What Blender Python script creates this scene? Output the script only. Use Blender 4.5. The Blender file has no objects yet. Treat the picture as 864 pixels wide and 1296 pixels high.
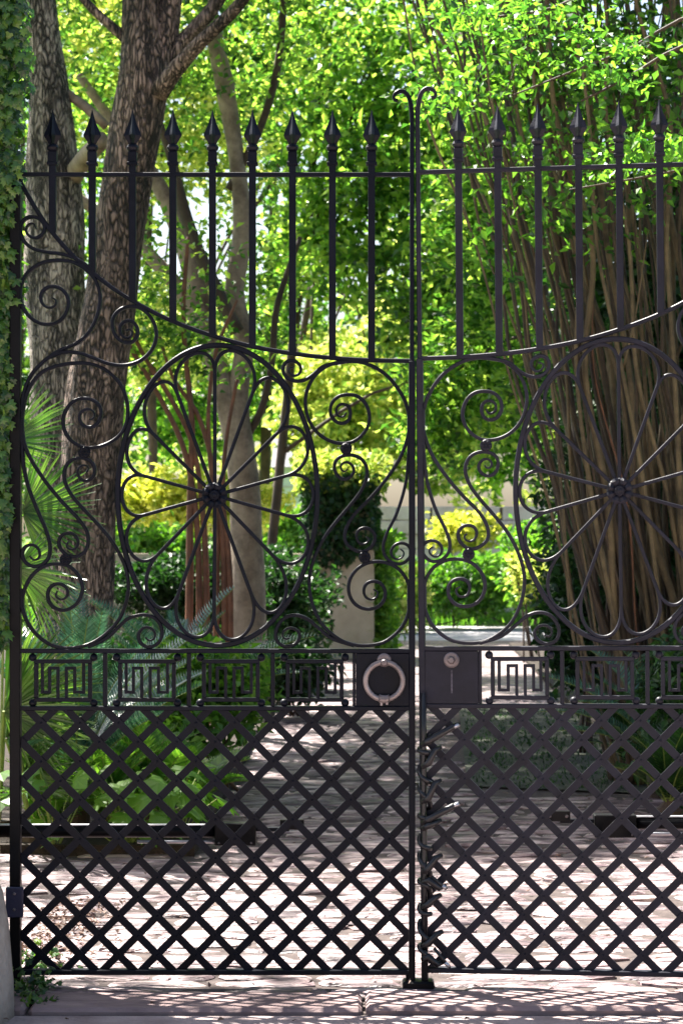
import bpy, math, random
import numpy as np
from math import pi, sin, cos, radians
random.seed(7); rng = np.random.default_rng(7)
sc = bpy.context.scene
COL = sc.collection

# ------------------------------------------------------------------ camera, light
CAM_D, CAM_H, FPX, HOR = 7.0, 1.5, 2688.0, 674.0
cd = bpy.data.cameras.new('camera'); cam = bpy.data.objects.new('camera', cd); COL.objects.link(cam)
cam.location = (0, -CAM_D, CAM_H); cam.rotation_euler = (radians(90), 0, 0)
cd.sensor_fit = 'VERTICAL'; cd.sensor_height = 36; cd.lens = 36 * FPX / 1296
cd.shift_y = (HOR - 648) / 1296
cd.clip_start = 0.1; cd.clip_end = 1000
cd.dof.use_dof = True; cd.dof.focus_distance = 7.0; cd.dof.aperture_fstop = 8.0
sc.camera = cam
SUN_EL, SUN_AZ = radians(56), radians(-40)      # azimuth measured from +Y towards +X
w = bpy.data.worlds.new('World'); sc.world = w; w.use_nodes = True
wn = w.node_tree; bg = wn.nodes['Background']
sky = wn.nodes.new('ShaderNodeTexSky'); sky.sky_type = 'NISHITA'; sky.sun_disc = False
sky.sun_elevation = SUN_EL; sky.sun_rotation = SUN_AZ
sky.air_density = 1.0; sky.dust_density = 3.0; sky.ozone_density = 1.0
wn.links.new(sky.outputs[0], bg.inputs[0]); bg.inputs[1].default_value = 0.05
sd = bpy.data.lights.new('sun', 'SUN'); so = bpy.data.objects.new('sun', sd); COL.objects.link(so)
sd.energy = 5.0; sd.angle = radians(0.5); sd.color = (1.0, 0.95, 0.86)
from mathutils import Vector
sdir = Vector((cos(SUN_EL) * sin(SUN_AZ), cos(SUN_EL) * cos(SUN_AZ), sin(SUN_EL)))
so.rotation_euler = (-sdir).to_track_quat('-Z', 'Y').to_euler()
so.location = (-20, 20, 40)
sc.view_settings.view_transform = 'Standard'; sc.view_settings.look = 'None'
sc.view_settings.exposure = 2.45; sc.view_settings.gamma = 1.0

# ------------------------------------------------------------------ helpers
def P(px, py, d):
    return np.array([(px - 432) * d / FPX, d - CAM_D, CAM_H - (py - HOR) * d / FPX])

def mesh(name, V, F, smooth=False):
    V = np.asarray(V, dtype=np.float32).reshape(-1, 3)
    me = bpy.data.meshes.new(name)
    me.vertices.add(len(V)); me.vertices.foreach_set('co', V.ravel())
    if isinstance(F, np.ndarray):
        k = F.shape[1]; n = len(F); idx = F.astype(np.int32).ravel()
        tot = np.full(n, k, np.int32)
    else:
        tot = np.array([len(f) for f in F], np.int32); n = len(F)
        idx = np.array([i for f in F for i in f], np.int32)
    me.loops.add(len(idx)); me.loops.foreach_set('vertex_index', idx)
    me.polygons.add(n)
    st = np.concatenate([[0], np.cumsum(tot)[:-1]]).astype(np.int32)
    me.polygons.foreach_set('loop_start', st)
    me.polygons.foreach_set('use_smooth', np.full(n, smooth, dtype=bool))
    me.update(calc_edges=True); me.validate()
    return me

class MB:
    def __init__(s): s.V = []; s.F = []; s.n = 0
    def add(s, V, F):
        V = np.asarray(V, float).reshape(-1, 3)
        s.V.append(V); s.F.extend([[i + s.n for i in f] for f in F]); s.n += len(V); return s
    def box(s, x0, x1, y0, y1, z0, z1, b=0.0):
        if b <= 0:
            V = [(x, y, z) for z in (z0, z1) for y in (y0, y1) for x in (x0, x1)]
            F = [[0, 2, 3, 1], [4, 5, 7, 6], [0, 1, 5, 4], [2, 6, 7, 3], [0, 4, 6, 2], [1, 3, 7, 5]]
            return s.add(V, F)
        # chamfered box: three inset squares hulled
        V = []; b = min(b, (x1-x0)/2.2, (y1-y0)/2.2, (z1-z0)/2.2)
        for sz, z in ((0, z0), (1, z1)):
            for sy, y in ((0, y0), (1, y1)):
                for sx, x in ((0, x0), (1, x1)):
                    ix = x + (b if sx == 0 else -b); iy = y + (b if sy == 0 else -b); iz = z + (b if sz == 0 else -b)
                    V += [(x, iy, iz), (ix, y, iz), (ix, iy, z)]
        def c(sx, sy, sz): return (sz * 4 + sy * 2 + sx) * 3
        F = []
        for a in (0, 1):
            q = [c(a, 0, 0), c(a, 1, 0), c(a, 1, 1), c(a, 0, 1)]; F.append(q if a else q[::-1])
            q = [c(0, a, 0) + 1, c(0, a, 1) + 1, c(1, a, 1) + 1, c(1, a, 0) + 1]; F.append(q if a else q[::-1])
            q = [c(0, 0, a) + 2, c(1, 0, a) + 2, c(1, 1, a) + 2, c(0, 1, a) + 2]; F.append(q if a else q[::-1])
        for a in (0, 1):
            for d in (0, 1):
                F.append([c(0, a, d) + 1, c(1, a, d) + 1, c(1, a, d) + 2, c(0, a, d) + 2])
                F.append([c(a, 0, d), c(a, 1, d), c(a, 1, d) + 2, c(a, 0, d) + 2])
                F.append([c(a, d, 0), c(a, d, 1), c(a, d, 1) + 1, c(a, d, 0) + 1])
        for i in range(8): F.append([3 * i, 3 * i + 1, 3 * i + 2])
        return s.add(V, F)
    def tube(s, pts, r, n=8, cap=True):
        V, F = tube(pts, r, n, cap); return s.add(V, F)
    def lathe(s, prof, n=16, c=(0, 0, 0), axis='z', star=None):
        V = []; F = []
        for (z, r) in prof:
            for k in range(n):
                a = 2 * pi * k / n
                rr = r * (star if (star and k % 2) else 1.0)
                p = (rr * cos(a), rr * sin(a), z)
                if axis == 'y': p = (p[0], z, p[1])
                V.append((p[0] + c[0], p[1] + c[1], p[2] + c[2]))
        m = len(prof)
        for i in range(m - 1):
            for k in range(n):
                F.append([i * n + k, i * n + (k + 1) % n, (i + 1) * n + (k + 1) % n, (i + 1) * n + k])
        F.append(list(range(n))[::-1]); F.append([(m - 1) * n + k for k in range(n)])
        return s.add(V, F)
    def build(s, name, mat, parent=None, smooth=False, auto=None):
        me = mesh(name, np.concatenate(s.V), s.F, smooth)
        return link(name, me, mat, parent)

def fixn(me):
    import bmesh
    bm = bmesh.new(); bm.from_mesh(me); bmesh.ops.recalc_face_normals(bm, faces=bm.faces); bm.to_mesh(me); bm.free()

def link(name, me, mat, parent=None, loc=None, rot=None):
    o = bpy.data.objects.new(name, me)
    if mat is not None and len(me.materials) == 0: me.materials.append(mat)
    COL.objects.link(o)
    if parent is not None: o.parent = parent
    if loc is not None: o.location = loc
    if rot is not None: o.rotation_euler = rot
    return o

def tag(o, label=None, cat=None, group=None, kind=None):
    if label: o['label'] = label
    if cat: o['category'] = cat
    if group: o['group'] = group
    if kind: o['kind'] = kind
    return o

def empty(name, loc, label, cat, group=None, rot=(0, 0, 0)):
    o = bpy.data.objects.new(name, None); COL.objects.link(o)
    o.location = loc; o.rotation_euler = rot; o.empty_display_size = 0.2
    return tag(o, label, cat, group)

def tube(pts, r, n=8, cap=True):
    pts = np.asarray(pts, float); m = len(pts)
    r = np.full(m, r, float) if np.isscalar(r) else np.asarray(r, float)
    T = np.gradient(pts, axis=0); T /= np.linalg.norm(T, axis=1)[:, None] + 1e-12
    up = np.array([0, 0, 1.0]) if abs(T[0][2]) < 0.9 else np.array([1.0, 0, 0])
    N = np.cross(T[0], up); N /= np.linalg.norm(N); Ns = [N]
    for i in range(1, m):
        N = Ns[-1] - T[i] * np.dot(Ns[-1], T[i]); N /= np.linalg.norm(N); Ns.append(N)
    Ns = np.array(Ns); B = np.cross(T, Ns)
    a = 2 * pi * np.arange(n) / n
    V = pts[:, None] + r[:, None, None] * (Ns[:, None] * np.cos(a)[None, :, None] + B[:, None] * np.sin(a)[None, :, None])
    i = np.arange(m - 1)[:, None] * n; k = np.arange(n)[None]; k2 = (k + 1) % n
    F = np.stack([i + k, i + k2, i + n + k2, i + n + k], -1).reshape(-1, 4)
    F = F.tolist()
    if cap: F.append(list(range(n))[::-1]); F.append([(m - 1) * n + q for q in range(n)])
    return V.reshape(-1, 3), F

def crom(pts, step):
    """Catmull-Rom (centripetal) resampling at about even step; works in 2-D or 3-D"""
    p = np.asarray(pts, float); p = np.vstack([2 * p[0] - p[1], p, 2 * p[-1] - p[-2]])
    out = []
    for i in range(1, len(p) - 2):
        p0, p1, p2, p3 = p[i - 1:i + 3]
        t = [0]
        for a, b in ((p0, p1), (p1, p2), (p2, p3)): t.append(t[-1] + max(np.linalg.norm(b - a), 1e-6) ** 0.5)
        n = max(2, int(np.linalg.norm(p2 - p1) / step))
        for q in np.linspace(t[1], t[2], n, endpoint=False):
            A1 = (t[1]-q)/(t[1]-t[0])*p0 + (q-t[0])/(t[1]-t[0])*p1
            A2 = (t[2]-q)/(t[2]-t[1])*p1 + (q-t[1])/(t[2]-t[1])*p2
            A3 = (t[3]-q)/(t[3]-t[2])*p2 + (q-t[2])/(t[3]-t[2])*p3
            B1 = (t[2]-q)/(t[2]-t[0])*A1 + (q-t[0])/(t[2]-t[0])*A2
            B2 = (t[3]-q)/(t[3]-t[1])*A2 + (q-t[1])/(t[3]-t[1])*A3
            out.append((t[2]-q)/(t[2]-t[1])*B1 + (q-t[1])/(t[2]-t[1])*B2)
    out.append(p[-2]); return np.array(out)

def smooth_path(p, sig, step):
    k = int(3 * sig / step) + 1; x = np.arange(-k, k + 1) * step; g = np.exp(-x * x / (2 * sig * sig)); g /= g.sum()
    q = np.vstack([2 * p[0] - p[1:k + 1][::-1], p, 2 * p[-1] - p[-k - 1:-1][::-1]])
    return np.stack([np.convolve(q[:, j], g, 'valid') for j in range(p.shape[1])], 1)

# ------------------------------------------------------------------ materials
def nmat(name):
    m = bpy.data.materials.new(name); m.use_nodes = True
    nt = m.node_tree; nt.nodes.clear()
    out = nt.nodes.new('ShaderNodeOutputMaterial'); b = nt.nodes.new('ShaderNodeBsdfPrincipled')
    nt.links.new(b.outputs[0], out.inputs[0]); return m, nt, b, out

def nd(nt, t, **kw):
    n = nt.nodes.new(t)
    for k, v in kw.items():
        if k in n.inputs: n.inputs[k].default_value = v
        else: setattr(n, k, v)
    return n

def ramp(nt, fac, stops):
    r = nt.nodes.new('ShaderNodeValToRGB'); nt.links.new(fac, r.inputs[0])
    e = r.color_ramp.elements
    while len(e) < len(stops): e.new(0.5)
    for q, (p, c) in zip(e, stops): q.position = p; q.color = (*c, 1)
    return r.outputs[0]

def coords(nt, scale=(1, 1, 1), obj=False, rot=(0, 0, 0)):
    mp = nt.nodes.new('ShaderNodeMapping'); mp.inputs['Scale'].default_value = scale; mp.inputs['Rotation'].default_value = rot
    if obj:
        tc = nt.nodes.new('ShaderNodeTexCoord'); nt.links.new(tc.outputs['Object'], mp.inputs[0])
    else:
        g = nt.nodes.new('ShaderNodeNewGeometry'); nt.links.new(g.outputs['Position'], mp.inputs[0])
    return mp.outputs[0]

def bump(nt, b, h, dist, strength=1.0, prev=None):
    n = nt.nodes.new('ShaderNodeBump'); n.inputs['Distance'].default_value = dist; n.inputs['Strength'].default_value = strength
    nt.links.new(h, n.inputs['Height'])
    if prev is not None: nt.links.new(prev, n.inputs['Normal'])
    nt.links.new(n.outputs[0], b.inputs['Normal']); return n.outputs[0]

def iron(name, c1, c2, rough=0.42, metallic=0.0, spec=0.5):
    m, nt, b, _ = nmat(name); v = coords(nt)
    n = nd(nt, 'ShaderNodeTexNoise', Scale=9.0, Detail=6.0, Roughness=0.65); nt.links.new(v, n.inputs['Vector'])
    nb = nd(nt, 'ShaderNodeTexNoise', Scale=38.0, Detail=8.0, Roughness=0.75); nt.links.new(v, nb.inputs['Vector'])
    mk = ramp(nt, nb.outputs[0], [(0.6, (0, 0, 0)), (0.76, (0.5, 0.5, 0.5))])
    mw = nd(nt, 'ShaderNodeMix', data_type='RGBA'); nt.links.new(mk, mw.inputs[0])
    nt.links.new(ramp(nt, n.outputs[0], [(0.35, c1), (0.7, c2)]), mw.inputs[6]); mw.inputs[7].default_value = (c2[0] * 2.4 + 0.002, c2[1] * 2.1 + 0.001, c2[2] * 1.9, 1)
    nt.links.new(mw.outputs[2], b.inputs['Base Color'])
    n2 = nd(nt, 'ShaderNodeTexNoise', Scale=160.0, Detail=4.0); nt.links.new(v, n2.inputs['Vector'])
    bump(nt, b, n2.outputs[0], 0.0012, 0.5)
    r = nd(nt, 'ShaderNodeMapRange'); nt.links.new(n.outputs[0], r.inputs[0])
    r.inputs[3].default_value = rough - 0.08; r.inputs[4].default_value = rough + 0.12
    nt.links.new(r.outputs[0], b.inputs['Roughness'])
    b.inputs['Metallic'].default_value = metallic; b.inputs['Specular IOR Level'].default_value = spec
    return m

def leafm(name, cols, trans, tmix=0.45, rough=0.45, spec=0.4):
    m, nt, b, out = nmat(name)
    g = nt.nodes.new('ShaderNodeNewGeometry')
    n = nd(nt, 'ShaderNodeTexNoise', Scale=0.9, Detail=2.0); nt.links.new(g.outputs['Position'], n.inputs['Vector'])
    a = nd(nt, 'ShaderNodeMath', operation='MULTIPLY_ADD'); a.inputs[1].default_value = 0.7; a.inputs[2].default_value = -0.1
    nt.links.new(g.outputs['Random Per Island'], a.inputs[0])
    s = nd(nt, 'ShaderNodeMath', operation='MULTIPLY_ADD'); s.inputs[1].default_value = 0.55
    nt.links.new(n.outputs[0], s.inputs[0]); nt.links.new(a.outputs[0], s.inputs[2])
    k = len(cols)
    c = ramp(nt, s.outputs[0], [(0.12 + 0.76 * i / (k - 1), cc) for i, cc in enumerate(cols)])
    nt.links.new(c, b.inputs['Base Color']); b.inputs['Roughness'].default_value = rough
    b.inputs['Specular IOR Level'].default_value = spec
    tr = nt.nodes.new('ShaderNodeBsdfTranslucent')
    mx = nd(nt, 'ShaderNodeMix', data_type='RGBA'); mx.blend_type = 'MULTIPLY'; mx.inputs[0].default_value = 1.0
    nt.links.new(c, mx.inputs[6]); mx.inputs[7].default_value = (*trans, 1)
    nt.links.new(mx.outputs[2], tr.inputs[0])
    ms = nt.nodes.new('ShaderNodeMixShader'); ms.inputs[0].default_value = tmix
    nt.links.new(b.outputs[0], ms.inputs[1]); nt.links.new(tr.outputs[0], ms.inputs[2])
    nt.links.new(ms.outputs[0], out.inputs[0]); return m

def bark(name, plate, crack, sc_=1.0, dist=0.03, rough=0.9, ridged=True):
    m, nt, b, _ = nmat(name)
    v = coords(nt, (1, 1, 0.26))
    w1 = nd(nt, 'ShaderNodeTexNoise', Scale=11.0 * sc_, Detail=4.0); nt.links.new(v, w1.inputs['Vector'])
    ad = nd(nt, 'ShaderNodeVectorMath', operation='MULTIPLY_ADD'); ad.inputs[1].default_value = (0.11, 0.11, 0.11)
    nt.links.new(w1.outputs['Color'], ad.inputs[0]); nt.links.new(v, ad.inputs[2])
    vo = nd(nt, 'ShaderNodeTexVoronoi', feature='DISTANCE_TO_EDGE', Scale=40.0 * sc_); nt.links.new(ad.outputs[0], vo.inputs['Vector'])
    n = nd(nt, 'ShaderNodeTexNoise', Scale=30.0 * sc_, Detail=7.0, Roughness=0.7); nt.links.new(v, n.inputs['Vector'])
    n3 = nd(nt, 'ShaderNodeTexNoise', Scale=2.0 if ridged else 5.0, Detail=3.0 if ridged else 8.0, Roughness=0.5 if ridged else 0.7); nt.links.new(coords(nt), n3.inputs['Vector'])
    if ridged:
        nw = nd(nt, 'ShaderNodeTexNoise', Scale=5.0, Detail=5.0, Roughness=0.7); nt.links.new(v, nw.inputs['Vector'])
        wv = nd(nt, 'ShaderNodeTexNoise', Scale=15.0, Detail=6.0, Roughness=0.6); nt.links.new(coords(nt, (1, 1, 0.12)), wv.inputs['Vector'])
        m1 = nd(nt, 'ShaderNodeMath', operation='MULTIPLY_ADD'); m1.inputs[1].default_value = -0.34; nt.links.new(nw.outputs[0], m1.inputs[0]); nt.links.new(vo.outputs['Distance'], m1.inputs[2])
        m2 = nd(nt, 'ShaderNodeMath', operation='MULTIPLY_ADD'); m2.inputs[1].default_value = 0.75; nt.links.new(wv.outputs[0], m2.inputs[0]); nt.links.new(m1.outputs[0], m2.inputs[2])
        cr = ramp(nt, m2.outputs[0], [(0.20, (0, 0, 0)), (0.44, (1, 1, 1))])
        mm = nd(nt, 'ShaderNodeMix', data_type='RGBA'); nt.links.new(cr, mm.inputs[0])
        mm.inputs[6].default_value = (*crack, 1)
        pc = ramp(nt, n.outputs[0], [(0.3, tuple(x * 0.6 for x in plate)), (0.7, tuple(min(1, x * 1.3) for x in plate))])
        nt.links.new(pc, mm.inputs[7]); nt.links.new(mm.outputs[2], b.inputs['Base Color'])
        hsv = nd(nt, 'ShaderNodeHueSaturation'); nt.links.new(mm.outputs[2], hsv.inputs['Color']); vr = nd(nt, 'ShaderNodeMapRange'); nt.links.new(n3.outputs[0], vr.inputs[0]); vr.inputs[1].default_value = 0.3; vr.inputs[2].default_value = 0.7; vr.inputs[3].default_value = 0.5; vr.inputs[4].default_value = 1.35; nt.links.new(vr.outputs[0], hsv.inputs['Value']); nt.links.new(hsv.outputs[0], b.inputs['Base Color'])
        p = bump(nt, b, cr, dist, 1.0)
        bump(nt, b, n.outputs[0], dist * 0.5, 0.8, p)
    else:
        pc = ramp(nt, n3.outputs[0], [(0.35, crack), (0.65, plate)]); nt.links.new(pc, b.inputs['Base Color'])
        bump(nt, b, n.outputs[0], dist, 0.6)
    b.inputs['Roughness'].default_value = rough; return m

def plain(name, c1, c2, scale=4, rough=0.85, bd=0.004, bscale=60, spec=0.3, stretch=(1, 1, 1)):
    m, nt, b, _ = nmat(name); v = coords(nt, stretch)
    n = nd(nt, 'ShaderNodeTexNoise', Scale=scale, Detail=8.0, Roughness=0.6); nt.links.new(v, n.inputs['Vector'])
    nt.links.new(ramp(nt, n.outputs[0], [(0.32, c1), (0.68, c2)]), b.inputs['Base Color'])
    n2 = nd(nt, 'ShaderNodeTexNoise', Scale=bscale, Detail=6.0); nt.links.new(v, n2.inputs['Vector'])
    bump(nt, b, n2.outputs[0], bd, 0.7)
    b.inputs['Roughness'].default_value = rough; b.inputs['Specular IOR Level'].default_value = spec; return m

def stonem(name):
    m, nt, b, _ = nmat(name); v = coords(nt, (0.42, 1.9, 1))
    oi = nt.nodes.new('ShaderNodeNewGeometry')
    oo = nt.nodes.new('ShaderNodeObjectInfo')
    n = nd(nt, 'ShaderNodeTexNoise', Scale=7.0, Detail=9.0, Roughness=0.62, Distortion=0.6); nt.links.new(v, n.inputs['Vector'])
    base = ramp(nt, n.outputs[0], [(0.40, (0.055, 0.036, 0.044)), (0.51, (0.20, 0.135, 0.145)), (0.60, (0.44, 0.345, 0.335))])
    hs = nd(nt, 'ShaderNodeHueSaturation'); nt.links.new(base, hs.inputs['Color'])
    mr = nd(nt, 'ShaderNodeMapRange'); mr.inputs[3].default_value = 0.75; mr.inputs[4].default_value = 1.25
    sm = nd(nt, 'ShaderNodeMath', operation='FRACT'); ad = nd(nt, 'ShaderNodeMath', operation='ADD')
    nt.links.new(oi.outputs['Random Per Island'], ad.inputs[0]); nt.links.new(oo.outputs['Random'], ad.inputs[1])
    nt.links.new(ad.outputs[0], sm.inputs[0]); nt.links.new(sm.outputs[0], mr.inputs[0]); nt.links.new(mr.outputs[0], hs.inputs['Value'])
    nt.links.new(hs.outputs[0], b.inputs['Base Color'])
    n2 = nd(nt, 'ShaderNodeTexNoise', Scale=14.0, Detail=5.0, Distortion=0.8); nt.links.new(v, n2.inputs['Vector'])
    p = bump(nt, b, n2.outputs[0], 0.045, 1.0)
    n3 = nd(nt, 'ShaderNodeTexNoise', Scale=90.0, Detail=4.0); nt.links.new(v, n3.inputs['Vector'])
    bump(nt, b, n3.outputs[0], 0.004, 0.6, p)
    b.inputs['Roughness'].default_value = 0.5; b.inputs['Specular IOR Level'].default_value = 0.5; return m

M = {}
M['iron'] = iron('gate_iron', (0.0014, 0.0022, 0.006), (0.004, 0.0056, 0.013), spec=0.16)
M['iron_r'] = iron('lit_tone_gate_iron', (0.008, 0.0082, 0.0145), (0.018, 0.018, 0.030), rough=0.48, spec=0.25)  # paler iron: brighter lighting of the right leaf put into its colour
M['iron_dk'] = iron('black_iron', (0.0012, 0.0012, 0.002), (0.004, 0.004, 0.006), rough=0.4, spec=0.15)
M['iron_bright'] = iron('worn_edge_steel', (0.35, 0.36, 0.4), (0.6, 0.6, 0.62), rough=0.35, metallic=0.8)
M['ring'] = iron('worn_bronze_iron', (0.17, 0.145, 0.145), (0.36, 0.31, 0.30), rough=0.4, metallic=0.5)
M['bolt'] = iron('worn_bolt_iron', (0.10, 0.085, 0.09), (0.25, 0.21, 0.21), rough=0.4, metallic=0.5)
M['hinge'] = iron('hinge_paint', (0.01, 0.012, 0.035), (0.02, 0.022, 0.06), rough=0.35)
M['rubber'] = iron('black_rubber', (0.006, 0.006, 0.008), (0.015, 0.015, 0.018), rough=0.35)
M['oak'] = bark('oak_bark', (0.31, 0.215, 0.175), (0.018, 0.013, 0.011), 1.0, 0.03)
M['oak2'] = bark('grey_oak_bark', (0.44, 0.365, 0.31), (0.03, 0.025, 0.022), 1.0, 0.03)
M['tan'] = bark('smooth_tan_bark', (0.40, 0.305, 0.23), (0.13, 0.09, 0.065), 0.7, 0.015, 0.7, False)
M['red'] = bark('red_brown_bark', (0.24, 0.095, 0.05), (0.09, 0.035, 0.02), 0.6, 0.006, 0.6, False)
M['cane'] = bark('brown_stem_bark', (0.20, 0.135, 0.07), (0.05, 0.032, 0.018), 0.8, 0.006, 0.7, False)
M['cane2'] = bark('dark_stem_bark', (0.09, 0.055, 0.035), (0.03, 0.018, 0.012), 0.8, 0.006, 0.7, False)
G1, G2, G3, G4 = (0.008, 0.028, 0.008), (0.028, 0.085, 0.014), (0.085, 0.18, 0.028), (0.22, 0.30, 0.06)
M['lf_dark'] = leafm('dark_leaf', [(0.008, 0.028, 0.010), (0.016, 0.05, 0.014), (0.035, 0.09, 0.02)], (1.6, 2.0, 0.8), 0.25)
M['lf_mid'] = leafm('mid_green_leaf', [G1, G2, G3, (0.12, 0.24, 0.03)], (2.4, 2.7, 1.2), 0.5, 0.36, 0.55)
M['lf_bright'] = leafm('bright_leaf', [(0.010, 0.040, 0.008), (0.045, 0.125, 0.018), (0.14, 0.27, 0.035), (0.34, 0.45, 0.09)], (1.9, 2.0, 1.2), 0.55, 0.36, 0.55)
M['lf_yel'] = leafm('yellow_green_leaf', [(0.04, 0.11, 0.02), (0.24, 0.36, 0.05), (0.50, 0.57, 0.12), (0.70, 0.72, 0.28)], (1.35, 1.3, 1.0), 0.5)
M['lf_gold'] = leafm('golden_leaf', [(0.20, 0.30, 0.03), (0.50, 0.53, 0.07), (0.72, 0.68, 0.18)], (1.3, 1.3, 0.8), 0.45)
M['lf_ivy'] = leafm('ivy_leaf', [(0.007, 0.028, 0.006), (0.02, 0.07, 0.011), (0.06, 0.14, 0.02), (0.14, 0.22, 0.04)], (2.0, 2.4, 0.8), 0.3, 0.35, 0.6)
M['lf_fern'] = leafm('fern_leaf', [(0.03, 0.10, 0.014), (0.08, 0.19, 0.025), (0.18, 0.31, 0.05)], (2.0, 2.3, 0.9), 0.4)
M['lf_palm'] = leafm('palm_leaf', [(0.016, 0.05, 0.01), (0.042, 0.10, 0.02), (0.12, 0.20, 0.05)], (1.8, 2.0, 0.9), 0.35, 0.32, 0.7)
M['lf_cycad'] = leafm('cycad_leaf', [(0.018, 0.065, 0.04), (0.045, 0.12, 0.08), (0.12, 0.23, 0.16)], (1.2, 1.6, 1.0), 0.25, 0.3, 0.8)
M['lf_dry'] = leafm('fallen_leaf', [(0.03, 0.018, 0.015), (0.12, 0.065, 0.045), (0.26, 0.19, 0.16)], (1, 1, 1), 0.1, 0.8)
M['rachis'] = plain('leaf_midrib', (0.12, 0.18, 0.04), (0.26, 0.30, 0.08), 10, 0.5)
M['stone'] = stonem('driveway_stone')
M['granite'] = plain('threshold_stone', (0.13, 0.085, 0.085), (0.30, 0.215, 0.21), 5, 0.7, 0.012, 22, stretch=(0.6, 1.5, 1))
M['soil'] = plain('dark_soil', (0.012, 0.009, 0.007), (0.04, 0.028, 0.02), 12, 0.95, 0.02, 40)
M['joint'] = plain('joint_sand', (0.035, 0.026, 0.026), (0.09, 0.07, 0.065), 20, 0.95, 0.006, 90)
M['grass'] = plain('grass_ground', (0.03, 0.07, 0.012), (0.09, 0.16, 0.02), 3, 0.95, 0.03, 30)
M['pave'] = plain('street_pavement', (0.22, 0.165, 0.16), (0.40, 0.32, 0.305), 6, 0.85, 0.006, 60)
M['road'] = plain('pale_road', (0.30, 0.29, 0.30), (0.46, 0.44, 0.45), 2, 0.8, 0.004, 60)
M['stucco'] = plain('beige_stucco', (0.38, 0.32, 0.23), (0.54, 0.47, 0.36), 3, 0.9, 0.006, 80)
M['bollard'] = plain('weathered_limestone', (0.20, 0.17, 0.14), (0.45, 0.41, 0.36), 7, 0.85, 0.012, 50)
M['white'] = plain('white_painted_brick', (0.62, 0.60, 0.64), (0.8, 0.78, 0.8), 3, 0.8)
M['pinkstone'] = plain('pale_pink_stone', (0.50, 0.40, 0.38), (0.75, 0.66, 0.62), 2, 0.85, 0.02, 20)
M['glass'] = iron('window_glass', (0.02, 0.025, 0.03), (0.04, 0.05, 0.06), rough=0.15)
M['roof'] = plain('slate_roof', (0.10, 0.10, 0.11), (0.18, 0.17, 0.18), 6)

# ------------------------------------------------------------------ setting: ground
def sheet(name, poly, z, mat, thick=0):
    V = [(x, y, z) for x, y in poly]; F = [list(range(len(poly)))]
    if thick:
        n = len(poly); V += [(x, y, z - thick) for x, y in poly]
        F += [[i, i + n, (i + 1) % n + n, (i + 1) % n] for i in range(n)]
    me = mesh(name, V, F); o = link(name, me, mat); tag(o, kind='structure'); return o
sheet('ground', [(-300, -60), (300, -60), (300, 500), (-300, 500)], -0.02, M['grass'])
sheet('street', [(-20, -30), (20, -30), (20, -0.41), (-20, -0.41)], 0.0, M['pave'])
sheet('driveway_base', [(-3.2, -0.402), (3.6, -0.402), (1.95, -0.13), (1.95, 22.5), (-0.9, 22.5), (-1.3, 3.2), (-1.65, 3.2), (-1.65, -0.13)], -0.002, M['joint'])
bedl = sheet('planting_bed', [(-7, 2.95), (-0.68, 2.85), (-0.60, 9), (-0.45, 14), (-0.3, 21), (-7, 21)], 0.05, M['soil'], 0.08)
bedr = sheet('planting_bed', [(1.85, 3.2), (8, 3.2), (8, 21), (2.2, 21), (1.9, 9)], 0.05, M['soil'], 0.08)
shade_sheet = sheet('moss_shade_sheet', [(0.74, 5.5), (1.86, 5.1), (1.91, 9), (2.0, 11.2), (1.0, 11.2)], 0.01, plain('moss_shade_tone', (0.025, 0.03, 0.022), (0.065, 0.07, 0.05), 5, 0.95, 0.02, 60))  # dark grey-green sheet: shade on the path put into a mossy colour
sheet('road', [(-30, 24), (-4, 22.6), (3, 22.3), (9, 25), (30, 30), (30, 34), (10, 29.5), (4, 27), (-4, 26.5), (-30, 28)], 0.004, M['road'])

# driveway stones
def flag(x0, x1, y0, y1, top):
    n = 10; cx, cy = (x0 + x1) / 2, (y0 + y1) / 2; hx, hy = (x1 - x0) / 2, (y1 - y0) / 2
    out, inn = [], []
    ph = rng.uniform(0, 0.4)
    tx, ty = rng.normal(0, 0.025), rng.normal(0, 0.05)
    for k in range(n):
        a = 2 * pi * k / n + ph; c, s_ = cos(a), sin(a)
        p = 5.0; q = (abs(c) ** p + abs(s_) ** p) ** (-1 / p) * rng.uniform(0.93, 1.02)
        out.append((c * q * hx, s_ * q * hy)); inn.append((c * q * hx * 0.82, s_ * q * hy * 0.78))
    V = [(x, y, -0.02) for x, y in out] + [(x, y, top - 0.008 + tx * x + ty * y) for x, y in out] + \
        [(x, y, top + tx * x + ty * y + rng.normal(0, 0.0022)) for x, y in inn] + [(0, 0, top + 0.003)]
    F = [[k, (k + 1) % n, n + (k + 1) % n, n + k] for k in range(n)] + \
        [[n + k, n + (k + 1) % n, 2 * n + (k + 1) % n, 2 * n + k] for k in range(n)] + \
        [[2 * n + k, 2 * n + (k + 1) % n, 3 * n] for k in range(n)]
    return V, F, cx, cy
drive = tag(bpy.data.objects.new('driveway', None), kind='structure'); COL.objects.link(drive)
def in_frame(x, y): return abs(x) * FPX / (y + CAM_D) < 450
y = -0.13; rest = MB(); cnt = 0
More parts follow.
